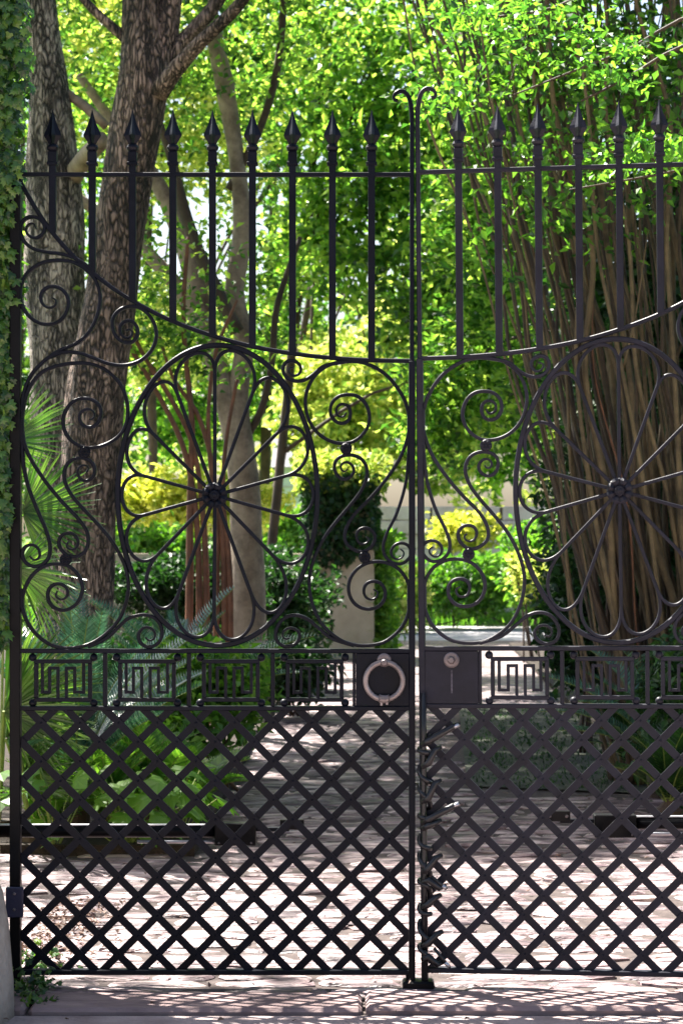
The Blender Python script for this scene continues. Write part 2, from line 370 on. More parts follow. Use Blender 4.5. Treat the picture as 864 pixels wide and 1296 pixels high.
while y < 12:
    dep = rng.uniform(0.08, 0.17); x = -1.6 + rng.uniform(-0.1, 0.1) if y < 2.8 else -0.66 + rng.uniform(-.05, .05)
    xe = 1.83 if y < 11.2 else 2.3
    while x < xe:
        wd = rng.uniform(0.2, 0.62)
        ok = not (5.0 < y < 11.2 and x + wd / 2 > 0.62 + (y - 5) * 0.03)
        if ok:
            V, F, cx, cy = flag(x + 0.002, x + wd - 0.002, y + 0.0015, y + dep - 0.0015, rng.uniform(0.003, 0.008))
            V = np.array(V)
            if in_frame(cx, cy) and cnt < 298:
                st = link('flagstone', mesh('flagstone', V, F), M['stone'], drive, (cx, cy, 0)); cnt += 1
            else: rest.add(V + np.array([cx, cy, 0]), F)
        x += wd
    y += dep
tag(rest.build('paving', M['stone'], drive), kind='stuff')
sheet('driveway_far', [(-0.66, 12), (2.3, 12), (2.6, 22.4), (-0.4, 22.4)], 0.006, M['stone'])
x = -3.1
for wd in (1.0, 1.12, 1.05, 1.3, 0.9, 1.1, 1.2):
    b = MB().box(0.006, wd - 0.006, 0, 0.24, -0.06, 0.02 + rng.uniform(0, 0.006), 0.012)
    o = link('threshold_stone', mesh('threshold_stone', np.concatenate(b.V), b.F), M['granite'], drive, (x, -0.395, 0)); x += wd

# ------------------------------------------------------------------ gate leaves
S = 384.0; HU = 505.0            # gate drawing: u = pixels from the meeting edge, v = photo row
class Leaf:
    def __init__(s, root, sx, mat): s.root = root; s.sx = sx; s.m = mat
    def X(s, u): return s.sx * (HU - u) / S
    def Z(s, v): return (1250 - v) / S
    def fin(s, name, mb, mat=None, parent=None, smooth=False):
        o = mb.build(name, mat or s.m, parent or s.root, smooth); fixn(o.data); return o
    def sweep(s, pts, w, d, closed=False, y=0.0, taper=(1, 1), smooth_s=2.2, raw=False):
        """flat bar swept along a curve in the leaf's plane; w, d in drawing pixels"""
        p = np.asarray(pts, float)
        if not raw:
            p = crom(p, 1.2); p = smooth_path(p, smooth_s, 1.2)
            # even resample, keep ~2px
            L = np.concatenate([[0], np.cumsum(np.linalg.norm(np.diff(p, axis=0), axis=1))])
            n = max(4, int(L[-1] / 2.0)); t = np.linspace(0, L[-1], n); p = np.stack([np.interp(t, L, p[:, 0]), np.interp(t, L, p[:, 1])], 1)
        q = np.stack([s.sx * (HU - p[:, 0]) / S, (1250 - p[:, 1]) / S], 1)
        if closed: T = np.roll(q, -1, 0) - np.roll(q, 1, 0)
        else: T = np.gradient(q, axis=0)
        T /= np.linalg.norm(T, axis=1)[:, None]; N = np.stack([-T[:, 1], T[:, 0]], 1)
        m = len(q); tp = np.ones(m)
        k = min(m // 3, 25)
        if not closed and k > 0:
            tp[:k] = np.linspace(taper[0], 1, k); tp[-k:] = np.linspace(1, taper[1], k)
        w2, d2 = w / S / 2, d / S / 2; c = 0.28
        sec = [(-w2, -d2 * (1 - c)), (-w2 * (1 - c * 1.3), -d2), (w2 * (1 - c * 1.3), -d2), (w2, -d2 * (1 - c)),
               (w2, d2 * (1 - c)), (w2 * (1 - c), d2), (-w2 * (1 - c), d2), (-w2, d2 * (1 - c))]
        V = []
        for i in range(m):
            for a, b in sec: V.append((q[i, 0] + N[i, 0] * a * tp[i], y + b, q[i, 1] + N[i, 1] * a * tp[i]))
        n = 8; F = []
        for i in range(m if closed else m - 1):
            j = (i + 1) % m
            for k in range(n): F.append([i * n + k, i * n + (k + 1) % n, j * n + (k + 1) % n, j * n + k])
        if not closed: F.append(list(range(n))); F.append([(m - 1) * n + k for k in range(n)])
        return MB().add(V, F)
    def bx(s, u0, u1, v0, v1, y0, y1, b=0.0012):
        xa, xb = sorted((s.X(u0), s.X(u1))); za, zb = sorted((s.Z(v0), s.Z(v1)))
        return MB().box(xa, xb, y0, y1, za, zb, b)

def clip_rect(poly, x0, x1, y0, y1):
    for ax, lim, sg in ((0, x0, 1), (0, x1, -1), (1, y0, 1), (1, y1, -1)):
        out = []
        for i in range(len(poly)):
            a, b = poly[i], poly[(i + 1) % len(poly)]
            ia, ib = sg * (a[ax] - lim) >= 0, sg * (b[ax] - lim) >= 0
            if ia: out.append(a)
            if ia != ib:
                t = (lim - a[ax]) / (b[ax] - a[ax]); out.append((a[0] + t * (b[0] - a[0]), a[1] + t * (b[1] - a[1])))
        poly = out
        if not poly: return []
    return poly

def U(pts): return [(525 - a, b) for a, b in pts]
SC = {}
SC['s1'] = U([(438,522),(434.5,528),(427,526),(425,519),(428.5,512.5),(436,511.5),(441.5,515),(443.5,524),(440,533),(432,536),(424,533),(418,523),(419.5,511),(427,502.5),(438,499.5),(451,501),(461,509),(467,523),(466,538),(457,552),(444,560),(429,561),(413,556),(400,546),(391,532),(386.5,514),(387.5,498),(394.6,481),(405,469),(420,460.5),(438,457.5),(457,458.5),(474,465),(490,476),(502,490),(511,505),(516,520),(518,537),(515,556),(505.7,580),(485,611),(464,635),(452,647),(441.5,661),(436,677),(437.5,687),(445,694),(455,698.5),(464,696.5),(472,689),(474.5,680),(470,671),(461,668),(453.5,671),(450.5,678),(453,686),(459,689),(465,687),(467,682),(463,679)])
SC['s2'] = U([(440,593),(437,597.5),(432.5,596),(430.5,591),(433,586.5),(439,584.5),(445,588),(448,595),(445,602),(437,606.5),(429,604.5),(424,597),(423,588),(427,580.5),(435,576.5),(446,576),(456,580),(462.5,588),(464.5,600),(461.5,612),(455,624),(442.5,640),(428,657),(413,676.5),(399,703),(391.5,732),(394.6,762),(408.5,791.5),(430,809.5),(446,815.5),(460.5,817),(476,815.5),(488,811.5),(505.7,797),(514,783),(518.5,765),(518,745),(514.5,734),(505.7,721.5),(497,715.5),(486,711.5),(472,711),(459,715),(450,722),(442.5,734),(441,748),(446,761),(455,768.5),(466,771),(478,768),(486,759),(487,747),(481,738),(471,735.5),(463,739),(460,748),(463,756.5),(471,759),(477,755),(477.5,748.5),(472,746)])
SC['s3'] = U([(518.5,545),(518,562),(516.5,580),(513,612),(502,649),(489,676),(484.5,694),(488,705),(497,712.5),(508,713.5),(516,708),(520,700),(517,691),(508,687),(499,690),(494.5,698),(497.5,706),(504,708),(510,704),(511,698),(506,695)])
SC['s4'] = U([(440,457.5),(424,460),(408.5,464),(394.6,475.5),(385,481),(374,482.5),(363.5,478.5),(358,469),(360,460),(367,456.3),(376,458.5),(381,465.5),(378.5,473.5),(371.5,476),(365.5,471.5),(366,465.5),(371.5,465)])
SC['s5'] = U([(448,817),(432,812.5),(419,807.5),(402,794),(387.6,782.5),(374,778.5),(361,781.5),(352,791),(348.5,804),(352.5,814),(362,818.5),(373,815.5),(379.5,807),(377,798.5),(368.5,794.5),(360,797.5),(357,804),(361.5,809.5),(367,807)])
SC['s6'] = U([(112,818.5),(128,812),(141,803),(151,793),(162,783),(173,779),(184,778),(195,781.5),(203,790),(205.6,802),(202,812),(193,818.5),(183,817.5),(176,810),(176,801),(182,794.5),(190.5,794.5),(196.5,801),(195,809),(188.5,811),(184.5,806.5)])
SC['l1'] = U([(113,531),(119,530),(120,523),(114.5,518),(106.5,518.5),(101,524.5),(101.5,533),(107.5,539.5),(117,540.5),(125,534.5),(128.5,523.5),(126,513),(118,506.5),(107,504),(95,507),(86,515.5),(80.5,529),(81.5,543),(88,555),(99,563.5),(112,566.8),(127,565),(143,558),(155,547),(161.5,530),(161,509),(153,487),(136,469.5),(120,462),(104,459.5),(86,460.5),(68,464.5),(52,472.5),(38,490),(31,512),(28.5,536),(33,567),(52,601),(78,634),(99,656),(110.5,673),(112,688),(107,699),(97,704.5),(85,702),(76.5,693.5),(75,684),(80,676.5),(89,674.5),(97,679),(99.5,688),(95,695),(87.5,695),(84,689.5),(88,685)])
SC['l2'] = U([(110,598),(113,592),(107.5,588.5),(101,591),(98.5,598),(102,606),(110,609),(118,604),(120.5,595),(117,585.5),(108,580),(97,580),(87.5,585),(82.5,594),(82.5,609),(90,625),(104,642),(122,661),(139,681),(151,700),(160,721),(162.5,748),(154,778.5),(139,798),(119,812.5),(100,819),(80,820),(61,814),(43,799),(32,780),(28.5,760),(33,742),(43,726),(57,716.5),(72,713.5),(88,717),(99,727),(105,743),(102,757),(93,768),(80,772.5),(68,768.5),(61.5,758.5),(62,746.5),(69,739.5),(79,739.5),(86,746),(85,755.5),(77,759),(70.5,754),(73,748)])
SC['l3'] = U([(29,546),(29,570),(30.5,590),(36,615),(48,646),(59.5,673),(64,692),(62,706),(54,714.5),(42.5,717),(32.5,711.5),(28.5,700),(33.5,691),(42.5,689.5),(50,696),(50,706),(43,709),(38,703.5)])
SC['l4'] = U([(66,377),(72,380),(70.5,387),(63,390),(55.5,386.5),(52,378),(54.5,368.5),(62.5,363),(73,363.5),(82.5,370),(87.5,381),(85,395),(77,405.5),(65,410.5),(50,409),(37,400),(28.5,386),(26,368),(32,350),(43,338.5),(58,331.5),(75,329.5),(91,331.5),(105,338.5),(118,350),(125.5,365),(127,383),(122,404),(112,422),(98,434),(75,444),(54,459),(40,475),(31,496),(28,520)])
SC['l5'] = U([(118,343),(106,333),(94,326.5),(78,321.5),(58,319),(45,316),(34,309),(27,297),(27,284),(33,276.5),(42.5,274.5),(52,278.5),(57.5,287.5),(54.5,296.5),(46,301.5),(37.5,299),(33,291),(36,284.5),(43.5,283),(46,289)])
SC['l6'] = U([(160,419),(164,416),(168,420),(165.5,427),(158,427.5),(152.5,421),(153,412),(160,406),(168.5,407.5),(174,415),(174,425),(167.5,433),(157.5,433.5),(148,427),(143,416),(143.5,403),(151,393),(163.5,388),(177,389.5),(189,399),(196.5,413),(198,428),(192,443.5),(178,456.5),(157,462.5),(135,459.5),(115,451.5),(98,446.5),(80,446),(64,452)])
ROS = [(525 - 438, 568), (525 - 461, 705), (525 - 107.6, 572.6), (525 - 84, 708)]
CURVE = U([(22,222),(35,246),(52,274),(69.5,298),(94,325),(120,347.5),(149,369),(180,387.5),(215,405),(260,422),(315,437.5),(374,448),(426,453.5),(471,456),(521,456.8)])
CV = crom(CURVE, 2)
def curve_v(u): 
    i = np.argsort(CV[:, 0]); return float(np.interp(u, CV[i, 0], CV[i, 1]))

def spear_meshes(L):
    z = lambda v: (187 - v) / S
    h = MB().lathe([(z(139), 0.4 / S), (z(147), 2.2 / S), (z(158), 5.8 / S), (z(168), 10.2 / S), (z(171.5), 11.2 / S), (z(174), 10.0 / S), (z(179), 6.6 / S), (z(183), 4.6 / S)], 8, star=0.52)
    c = MB().lathe([(z(182), 3.5 / S), (z(184), 6.5 / S), (z(187), 8.0 / S), (z(190), 6.8 / S), (z(192), 4.5 / S)], 14)
    c.box(-5.6 / S, 5.6 / S, -5.6 / S, 5.6 / S, z(206), z(192), 0.002); c.box(-6.8 / S, 6.8 / S, -6.8 / S, 6.8 / S, z(209.5), z(205.5), 0.0015)
    mh = mesh('spearhead', np.concatenate(h.V), h.F); mc = mesh('collar', np.concatenate(c.V), c.F); fixn(mh); fixn(mc)
    mh.materials.append(L.m); mc.materials.append(L.m); return mh, mc

def build_leaf(L, ring_side):
    Yd = 0.017
    # hinge stile, meeting stile, rails
    L.fin('hinge_stile', L.bx(498, 511.5, 222, 1256, -0.02, 0.02, 0.003), M['iron_dk'])
    m = MB(); a = L.bx(0, 8, 457, 1247, -Yd, Yd, 0.0025); m.add(np.concatenate(a.V), a.F)
    a = L.sweep([(4, 470), (4, 440), (4, 300), (4, 200), (4, 150), (5.5, 133), (9, 121), (16, 115), (23, 116.5), (27.5, 122), (26, 127.5), (22, 127)], 5.6, 8, taper=(1, 0.7)); m.add(np.concatenate(a.V), a.F)
    L.fin('meeting_stile', m)
    L.fin('top_rail', L.bx(5, 503, 218.6, 223.6, -0.0125, 0.0125, 0.002))
    L.fin('curved_rail', L.sweep(CURVE, 5.4, 9, smooth_s=6))
    L.fin('middle_rail', L.bx(7, 499, 821, 826.5, -0.016, 0.016, 0.002))
    L.fin('lower_middle_rail', L.bx(7, 499, 893.5, 899, -0.016, 0.016, 0.002))
    L.fin('bottom_rail', L.bx(7, 499, 1226.5, 1233, -0.018, 0.018, 0.0025))
    # pickets
    mh, mc = spear_meshes(L)
    for u in (55, 104.5, 155, 205.5, 256, 306, 357, 408, 458):
        vb = curve_v(u)
        p = L.fin('picket', L.bx(u - 4.4, u + 4.4, 207, vb, -4.6 / S, 4.6 / S, 0.0022))
        link('spearhead', mh, L.m, p, (L.X(u), 0, L.Z(187))); link('collar', mc, L.m, p, (L.X(u), 0, L.Z(187)))
    # oval and its petals
    cu, cv = 525 - 275.5, 627.0; hu, hv = 525 - 272.0, 627.0
    t = np.linspace(0, 2 * pi, 180, endpoint=False)
    L.fin('oval_ring', L.sweep(np.stack([cu + 126 * np.cos(t), cv + 190 * np.sin(t)], 1), 6.4, 10, closed=True, raw=True))
    fk = [(0, -163), (50, -136), (83, -83), (98, -27), (97, 27), (77, 80), (48, 130), (1, 154), (-48, 130), (-77, 80), (-97, 27), (-98, -27), (-83, -83), (-50, -136)]
    fk = [(a * (1 - 9.5 / math.hypot(a, b)), b * (1 - 9.5 / math.hypot(a, b))) for a, b in fk]
    for i, f in enumerate(fk):
        d = np.array(f, float); ln = np.linalg.norm(d); d /= ln
        a = (hu + d[0] * 12, hv + d[1] * 12); b = (hu + f[0], hv + f[1])
        L.fin('spoke', L.sweep([a, b], 4.6, 6, raw=True))
        g = np.array(fk[(i + 1) % 14], float); dg = g / np.linalg.norm(g)
        A = np.array(f, float); B = g
        mid = (A + B) / 2; mc_ = (A + B) / 2 + np.array([hu - cu, 0])
        k_ = 1 / math.sqrt((mc_[0] / 121.0) ** 2 + (mc_[1] / 185.0) ** 2)
        apex = mc_ * k_ - np.array([hu - cu, 0])
        kk = np.linalg.norm(apex - mid) / 0.75 / max(0.3, np.linalg.norm((d + dg) / 2))
        n1 = (A - B) / np.linalg.norm(A - B)
        spread = 1.0
        C1 = A + d * kk + n1 * spread; C2 = B + dg * kk - n1 * spread
        q = np.linspace(0, 1, 44)[:, None]
        c = (1-q)**3*A + 3*(1-q)**2*q*C1 + 3*(1-q)*q*q*C2 + q**3*B
        L.fin('petal', L.sweep(c + np.array([hu, hv]), 4.4, 6.6 + 0.7 * (i % 2), raw=True))
    # central rosette: eight petals, rim and boss
    r = MB(); c0 = (L.X(hu), -0.012, L.Z(hv))
    r.lathe([(0.02, 15.5 / S), (-0.002, 16.2 / S), (-0.006, 15 / S), (-0.007, 5 / S)], 24, c0, 'y')
    ros = L.fin('rosette', r, M['iron'] if L.sx > 0 else L.m, smooth=False)
    for k in range(8):
        a = 2 * pi * (k + 0.5) / 8; pm = MB(); e = (cos(a), sin(a)); f = (-sin(a), cos(a))
        V = []
        for rr, ww, yy in ((5.5, 1.6, -0.010), (9, 3.4, -0.016), (13, 4.6, -0.018), (16.4, 3.4, -0.012)):
            for sgn, dy in ((-1, 0.005), (0, 0), (1, 0.005)):
                V.append((c0[0] + (e[0] * rr + f[0] * ww * sgn) / S, c0[1] + yy + dy, c0[2] + (e[1] * rr + f[1] * ww * sgn) / S))
        F = [[i * 3 + j, i * 3 + j + 1, i * 3 + j + 4, i * 3 + j + 3] for i in range(3) for j in range(2)]
        L.fin('rosette_petal', pm.add(V, F), None, ros)
    bo = MB().lathe([(0, 6.3 / S), (-0.017, 6.3 / S), (-0.02, 5 / S), (-0.02, 3.4 / S), (-0.026, 3 / S), (-0.029, 1.2 / S)], 16, c0, 'y'); L.fin('boss', bo, None, ros)
    # scrolls
    for si, (k, v) in enumerate(SC.items()):
        L.fin('scroll', L.sweep(v, 4.5 if k != 's3' else 4.1, 6.2 + 0.37 * si, taper=(0.45, 0.45) if k in ('s1', 's2', 'l1', 'l2') else ((1, 0.45) if k not in ('l6', 'l4') else (0.45, 1))))
    for (u, v) in ROS:
        c = (L.X(u), -0.006, L.Z(v)); r = MB().lathe([(0.014, 7.2 / S), (-0.004, 7.8 / S), (-0.008, 6.6 / S), (-0.008, 2 / S)], 16, c, 'y')
        for k in range(6):
            a = 2 * pi * k / 6; r.lathe([(-0.007, 1.9 / S), (-0.012, 1.5 / S), (-0.0135, 0.5 / S)], 8, (c[0] + 4.4 / S * cos(a), c[1], c[2] + 4.4 / S * sin(a)), 'y')
        r.lathe([(-0.007, 1.9 / S), (-0.013, 1.6 / S), (-0.015, 0.6 / S)], 8, c, 'y'); L.fin('small_rosette', r)
    # greek key panels
    for j in range(4):
        u1 = 163.4 - 73 + 105.9 * j + 0; u0 = u1; u1 = u0 + 73          # u0 nearer the meeting edge
        f = MB()
        for bb in ((u0, u1, 834.5, 839.5), (u0, u1, 883, 888)):
            a = L.bx(bb[0], bb[1], bb[2], bb[3], -0.012, 0.010, 0.0015); f.add(np.concatenate(a.V), a.F)
        for bb in ((u0, u0 + 5, 839.5, 883), (u1 - 5, u1, 839.5, 883)):
            a = L.bx(bb[0], bb[1], bb[2], bb[3], -0.012, 0.010, 0.0015); f.add(np.concatenate(a.V), a.F)
        pan = L.fin('key_panel', f)
        # key runs in photo order (left to right), mirrored with the leaf
        def kk(poly):
            mb = MB(); t_ = 1.9
            for (a0, b0), (a1, b1) in zip(poly[:-1], poly[1:]):
                ua, ub = u1 - a0 * 73, u1 - a1 * 73; va, vb = 836 + b0 * 50, 836 + b1 * 50
                if abs(ua - ub) < 0.01: a = L.bx(ua - t_, ua + t_, min(va, vb) - (t_ if min(va, vb) > 837 else 0), max(va, vb) + (t_ if max(va, vb) < 885 else 0), -0.0088, 0.0068, 0.001)
                else: a = L.bx(min(ua, ub) + t_, max(ua, ub) - t_, va - t_, va + t_, -0.0082, 0.0062, 0.001)
                mb.add(np.concatenate(a.V), a.F)
            return mb
        L.fin('key_bar', kk([(0.14, 0), (0.14, .8), (.265, .8), (.265, .19), (.41, .19), (.41, 1)]), None, pan)
        L.fin('key_bar', kk([(.555, 1), (.555, .19), (.70, .19), (.70, .8), (.855, .8), (.855, 0)]), None, pan)
        for (uu, vv) in ((u0 - 2, 832), (u1 + 2, 832), (u0 - 2, 889.5), (u1 + 2, 889.5)):
            b = MB().lathe([(5.2 / S * -cos(a), 5.2 / S * max(0.05, sin(a))) for a in np.linspace(0.1, pi - 0.1, 7)], 10, (L.X(uu), 0, L.Z(vv))); L.fin('corner_ball', b, M['iron'] if L.sx > 0 else None, pan, smooth=True)
        if j < 4 and j > 0:
            ud = u0 - 16.5; L.fin('divider_bar', L.bx(ud - 2.6, ud + 2.6, 826.5, 893.5, -0.012, 0.012, 0.0015))
    # lock plate
    pl = L.fin('lock_plate', L.bx(7.6, 75, 826.8, 893.2, -0.0135, 0.004, 0.0015))
    L.fin('plate_edge', L.bx(75.2, 79, 826.8, 893.2, -0.010, 0.010, 0.001))
    # lattice
    pit = 48.9; u_ref, v_ref = 525 - 443.9, 1159.0
    uA, uB, vA, vB = 8.2, 497.8, 899.2, 1226.3; hw = 4.7 * math.sqrt(2)
    for dirn, ya, yb in ((1, -0.0085, -0.0025), (-1, -0.0022, 0.0038)):
        # dirn 1: v rises with (-u) in the left leaf: the front layer "\" there
        for k in range(-14, 16):
            if dirn == 1: # v + u = c
                c = v_ref + u_ref + k * pit
                poly = [(-200, c + 200 - hw), (-200, c + 200 + hw), (900, c - 900 + hw), (900, c - 900 - hw)]
            else:
                c = v_ref - u_ref + k * pit
                poly = [(-200, c - 200 - hw), (-200, c - 200 + hw), (900, c + 900 + hw), (900, c + 900 - hw)]
            poly = clip_rect(poly, uA, uB, vA, vB)
            if len(poly) < 3: continue
            ar = 0.5 * abs(sum(poly[i][0] * poly[(i + 1) % len(poly)][1] - poly[(i + 1) % len(poly)][0] * poly[i][1] for i in range(len(poly))))
            if ar < 60: continue
            n = len(poly); cx = sum(p[0] for p in poly) / n; cz = sum(p[1] for p in poly) / n
            V = [(L.X(a), ya, L.Z(b)) for a, b in poly] + [(L.X(a), yb, L.Z(b)) for a, b in poly]
            F = [list(range(n)), [n + i for i in range(n)][::-1]] + [[i, (i + 1) % n, n + (i + 1) % n, n + i] for i in range(n)]
            L.fin('lattice_bar', MB().add(V, F))
    rv = MB()
    for a in range(-14, 14):
        for b in range(-14, 14):
            u = u_ref + (a + b) * pit / 2; v = v_ref + (a - b) * pit / 2
            if uA + 4 < u < uB - 4 and vA + 4 < v < vB - 4:
                rv.lathe([(-0.008, 1.7 / S), (-0.0115, 1.3 / S), (-0.0125, 0.4 / S)], 6, (L.X(u), 0, L.Z(v)), 'y')
    tag(L.fin('rivets', rv), kind='stuff')
    # drop bolt beside the meeting stile
    L.fin('drop_bolt', L.bx(1.5, 8.5, 1196, 1250, -0.0275, -0.0175, 0.002) if True else None, M['iron_dk'])
    # weld collars where the curves touch
    for (u, v0, v1) in ((8.6, 520, 575), (8.6, 735, 775), (497, 530, 560), (497, 745, 770)):
        L.fin('collar_strap', L.bx(u - 1.4, u + 1.4, v0, v1, -0.0142, 0.0142, 0.001))
    return pl
def merge(b): return np.concatenate(b.V), b.F

XL = (525 - 432) / S; XR = (533.5 - 432) / S
rl = empty('gate_leaf', (XL - HU / S, 0, 0), 'left leaf of the black wrought iron driveway gate, carrying the bronze ring handle', 'gate', 'leaves of the wrought iron driveway gate')
Lf = Leaf(rl, 1, M['iron']); plate_l = build_leaf(Lf, True)
th = radians(-7.3); bt = -0.0085
rr = empty('gate_leaf', (XR + HU / S * cos(th), HU / S * sin(th), 0.019), 'right leaf of the wrought iron driveway gate, with a round bolt on its lock plate', 'gate', 'leaves of the wrought iron driveway gate', (0, bt, th))
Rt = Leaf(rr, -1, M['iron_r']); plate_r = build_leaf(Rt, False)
# ring handle on the left plate
c = (Lf.X(525 - 485.7), -0.026, Lf.Z(861)); t = np.linspace(0, 2 * pi, 41)
V, F = tube([(c[0] + 23.5 / S * cos(a), c[1], c[2] + 23.5 / S * sin(a)) for a in t], 3.6 / S, 10, False)
o = MB().add(V, F).build('ring_handle', M['ring'], rl, True)
k = MB().lathe([(-0.013, 8.5 / S), (-0.018, 8.8 / S), (-0.021, 7.5 / S), (-0.022, 5 / S)], 18, (c[0], 0, Lf.Z(835)), 'y'); k.lathe([(-0.02, 4.4 / S), (-0.036, 4.6 / S), (-0.040, 3.5 / S), (-0.041, 1.0 / S)], 12, (c[0], 0, Lf.Z(838)), 'y')
o2 = k.build('ring_mount', M['bolt'], rl); fixn(o2.data)
k = MB(); p = [(c[0] + q / S, c[1], Lf.Z(884.2) + (0.0 if abs(q) < 5 else 0.002)) for q in (-7, -5.6, -5, -2, 2, 5, 5.6, 7)]
k.tube(p, [3.9 / S, 6.0 / S, 5.0 / S, 5.4 / S, 5.4 / S, 5.0 / S, 6.0 / S, 3.9 / S], 12); k.box(c[0] - 5 / S, c[0] - 2 / S, c[1] - 0.008, c[1] + 0.004, Lf.Z(892), Lf.Z(886)); k.box(c[0] + 2 / S, c[0] + 5 / S, c[1] - 0.008, c[1] + 0.004, Lf.Z(891), Lf.Z(886))
k.build('ring_clasp', M['ring'], rl)
# bolt on the right plate
cx, cz = Rt.X(41.5), Rt.Z(838)
k = MB().lathe([(-0.0135, 9.5 / S), (-0.018, 10 / S), (-0.021, 8.5 / S), (-0.0215, 5 / S)], 20, (cx, 0, cz), 'y'); k.lathe([(-0.02, 5.4 / S), (-0.034, 4.6 / S), (-0.038, 3.4 / S), (-0.038, 2.2 / S)], 6, (cx, 0, cz), 'y')
o2 = k.build('knob', M['bolt'], rr); fixn(o2.data)
o2 = Rt.fin('wear_streak', Rt.bx(40.6, 42.4, 851, 880, -0.0142, -0.0136, 0), plain('worn_paint', (0.03, 0.028, 0.038), (0.12, 0.11, 0.14), 60, 0.5, 0.001, 90))
# hinge blocks
def hinge(L, zpx):
    h = L.fin('hinge', L.bx(493.5, 515.5, zpx, zpx + 38, -0.034, -0.016, 0.003), M['hinge'])
    for q in (8, 28):
        b = MB().lathe([(-0.032, 2.2 / S), (-0.037, 1.8 / S), (-0.038, 0.6 / S)], 10, (L.X(504.5), 0, L.Z(zpx + q)), 'y'); b = L.fin('hinge_bolt', b, M['bolt'], h)
hinge(Lf, 1121); hinge(Rt, 1121); 

# gate stop shoe
st = empty('gate_stop', (XL + 0.01, 0, 0), 'low black iron stop block on the paving under the two meeting stiles', 'gate stop')
MB().box(-0.052, 0.052, -0.045, 0.03, 0.0, 0.028, 0.006).build('shoe', M['iron_dk'], st)
for q in (-0.032, 0.022): MB().box(q - 0.009, q + 0.009, -0.016, 0.012, 0.026, 0.052, 0.002).build('lug', M['iron_dk'], st)

# opener arms behind the leaves
def opener(name_label, sx, x_end, x_far, zc, y0, loc):
    r = empty('gate_opener', loc, name_label, 'gate opener', 'gate opener arms')
    MB().tube([(0, 0, 0), (sx * x_end, 0, 0)], 0.021, 14).build('cylinder', M['iron_dk'], r, True)
    MB().tube([(sx * (x_end - 0.26), -0.012, -0.033), (sx * (x_end + 0.01), -0.012, -0.033)], 0.006, 8).build('rod', M['iron_bright'], r, True)
    MB().box(min(0, sx * x_end) , max(0, sx * x_end), -0.012, 0.012, 0.0195, 0.024, 0.001).build('top_strip', M['iron_bright'], r)
    MB().box(*sorted((sx * x_end, sx * (x_end + 0.138))), -0.03, 0.03, -0.045, 0.03, 0.003).build('end_box', M['iron_dk'], r)
    for q in (0.015, 0.123):
        b = MB().lathe([(-0.03, 0.004), (-0.034, 0.003), (-0.035, 0.001)], 8, (sx * (x_end + q), 0, -0.035), 'y').build('bolt', M['bolt'], r)
    MB().box(*sorted((sx * (x_end + 0.138), sx * (x_end + 0.25))), -0.008, 0.008, 0.0, 0.014, 0.002).build('link_bar', M['iron'], r)
    b = MB().box(*sorted((sx * (x_end + 0.22), sx * (x_end + 0.30))), -0.05, -0.03, 0.012, 0.046, 0.002).build('bracket', M['iron_dk'], r)
    for q in (0.232, 0.288):
        MB().lathe([(-0.05, 0.006), (-0.053, 0.005), (-0.054, 0.001)], 8, (sx * (x_end + q), 0, 0.029), 'y').build('bracket_bolt', M['bolt'], b)
    return r
zo = 1.5 - (1052 - 674) * 7.14 / FPX
opener('black gate opener arm behind the lattice of the left leaf, beside the ferns', 1, 0.76, 0, zo, 0.14, ((-14 - 432) * 7.14 / FPX, 0.14, zo))
zo = 1.5 - (1040 - 674) * 7.05 / FPX
opener('black gate opener arm behind the lattice of the right leaf', -1, 0.55, 0, zo, 0.05, (1.52, 0.02, zo))

# security cable wound round the right meeting stile
cbx = XR + 0.012
cb = empty('security_cable', (cbx, -0.01, 0.1), 'black rubber sleeved cable wound round the meeting stile of the right leaf', 'cable')
def R2(px, py, dy=0.0): return np.array([(px - 432) / S - cbx, dy, (1250 - py) / S - 0.1])
rs = random.Random(3)
seq = [(938, 580, 915), (966, 557, 944), (1010, 557, 986), (1036, 580, 1015), (1044, 557, 1036), (1098, 558, 1080), (1112, 563, 1118), (1143, 557, 1130), (1192, 559, 1176), (1208, 560, 1214)]
hp = []
for v in np.linspace(930, 1215, 150):
    a = (v - 930) / 285 * 2 * pi * 10.0; hp.append(R2(537 + 7.0 * cos(a), v + 5 * sin(a * 0.7), -0.012 + 0.028 * sin(a)))
MB().tube(hp, 0.0085, 8).build('coil', M['rubber'], cb, True)
MB().tube([R2(535, 876, -0.03), R2(535.5, 930, -0.03), R2(535, 1000, -0.032), R2(536, 1100, -0.03), R2(537, 1195, -0.03)], 0.009, 8).build('core', M['rubber'], cb, True)
for i, (v0, x1, v1) in enumerate(seq):
    s_ = MB().tube([R2(533, v0 + 3, -0.035), R2(541, v0 - 2, -0.045), R2(x1 - 8, v1 + 3, -0.04), R2(x1, v1, -0.03)], [0.008, 0.012, 0.011, 0.008], 8).build('sleeve', M['rubber'], cb, True)
for (xa, va, xb, vb) in ((545, 935, 581, 914), (546, 1033, 581, 1013), (545, 1106, 564, 1122), (548, 1196, 568, 1221)):
    t_ = MB().tube([R2(xa, va, -0.042), R2(xb, vb, -0.042)], 0.0055, 8).build('cable_end', M['rubber'], cb, True)
    d = np.array([xb - xa, vb - va], float); e = np.array([xb, vb]) - d * 0.28
    MB().tube([R2(e[0], e[1], -0.0425), R2(xb - d[0] * .05, vb - d[1] * .05, -0.0425)], 0.0066, 8).build('metal_tip', M['iron_bright'], t_, True)

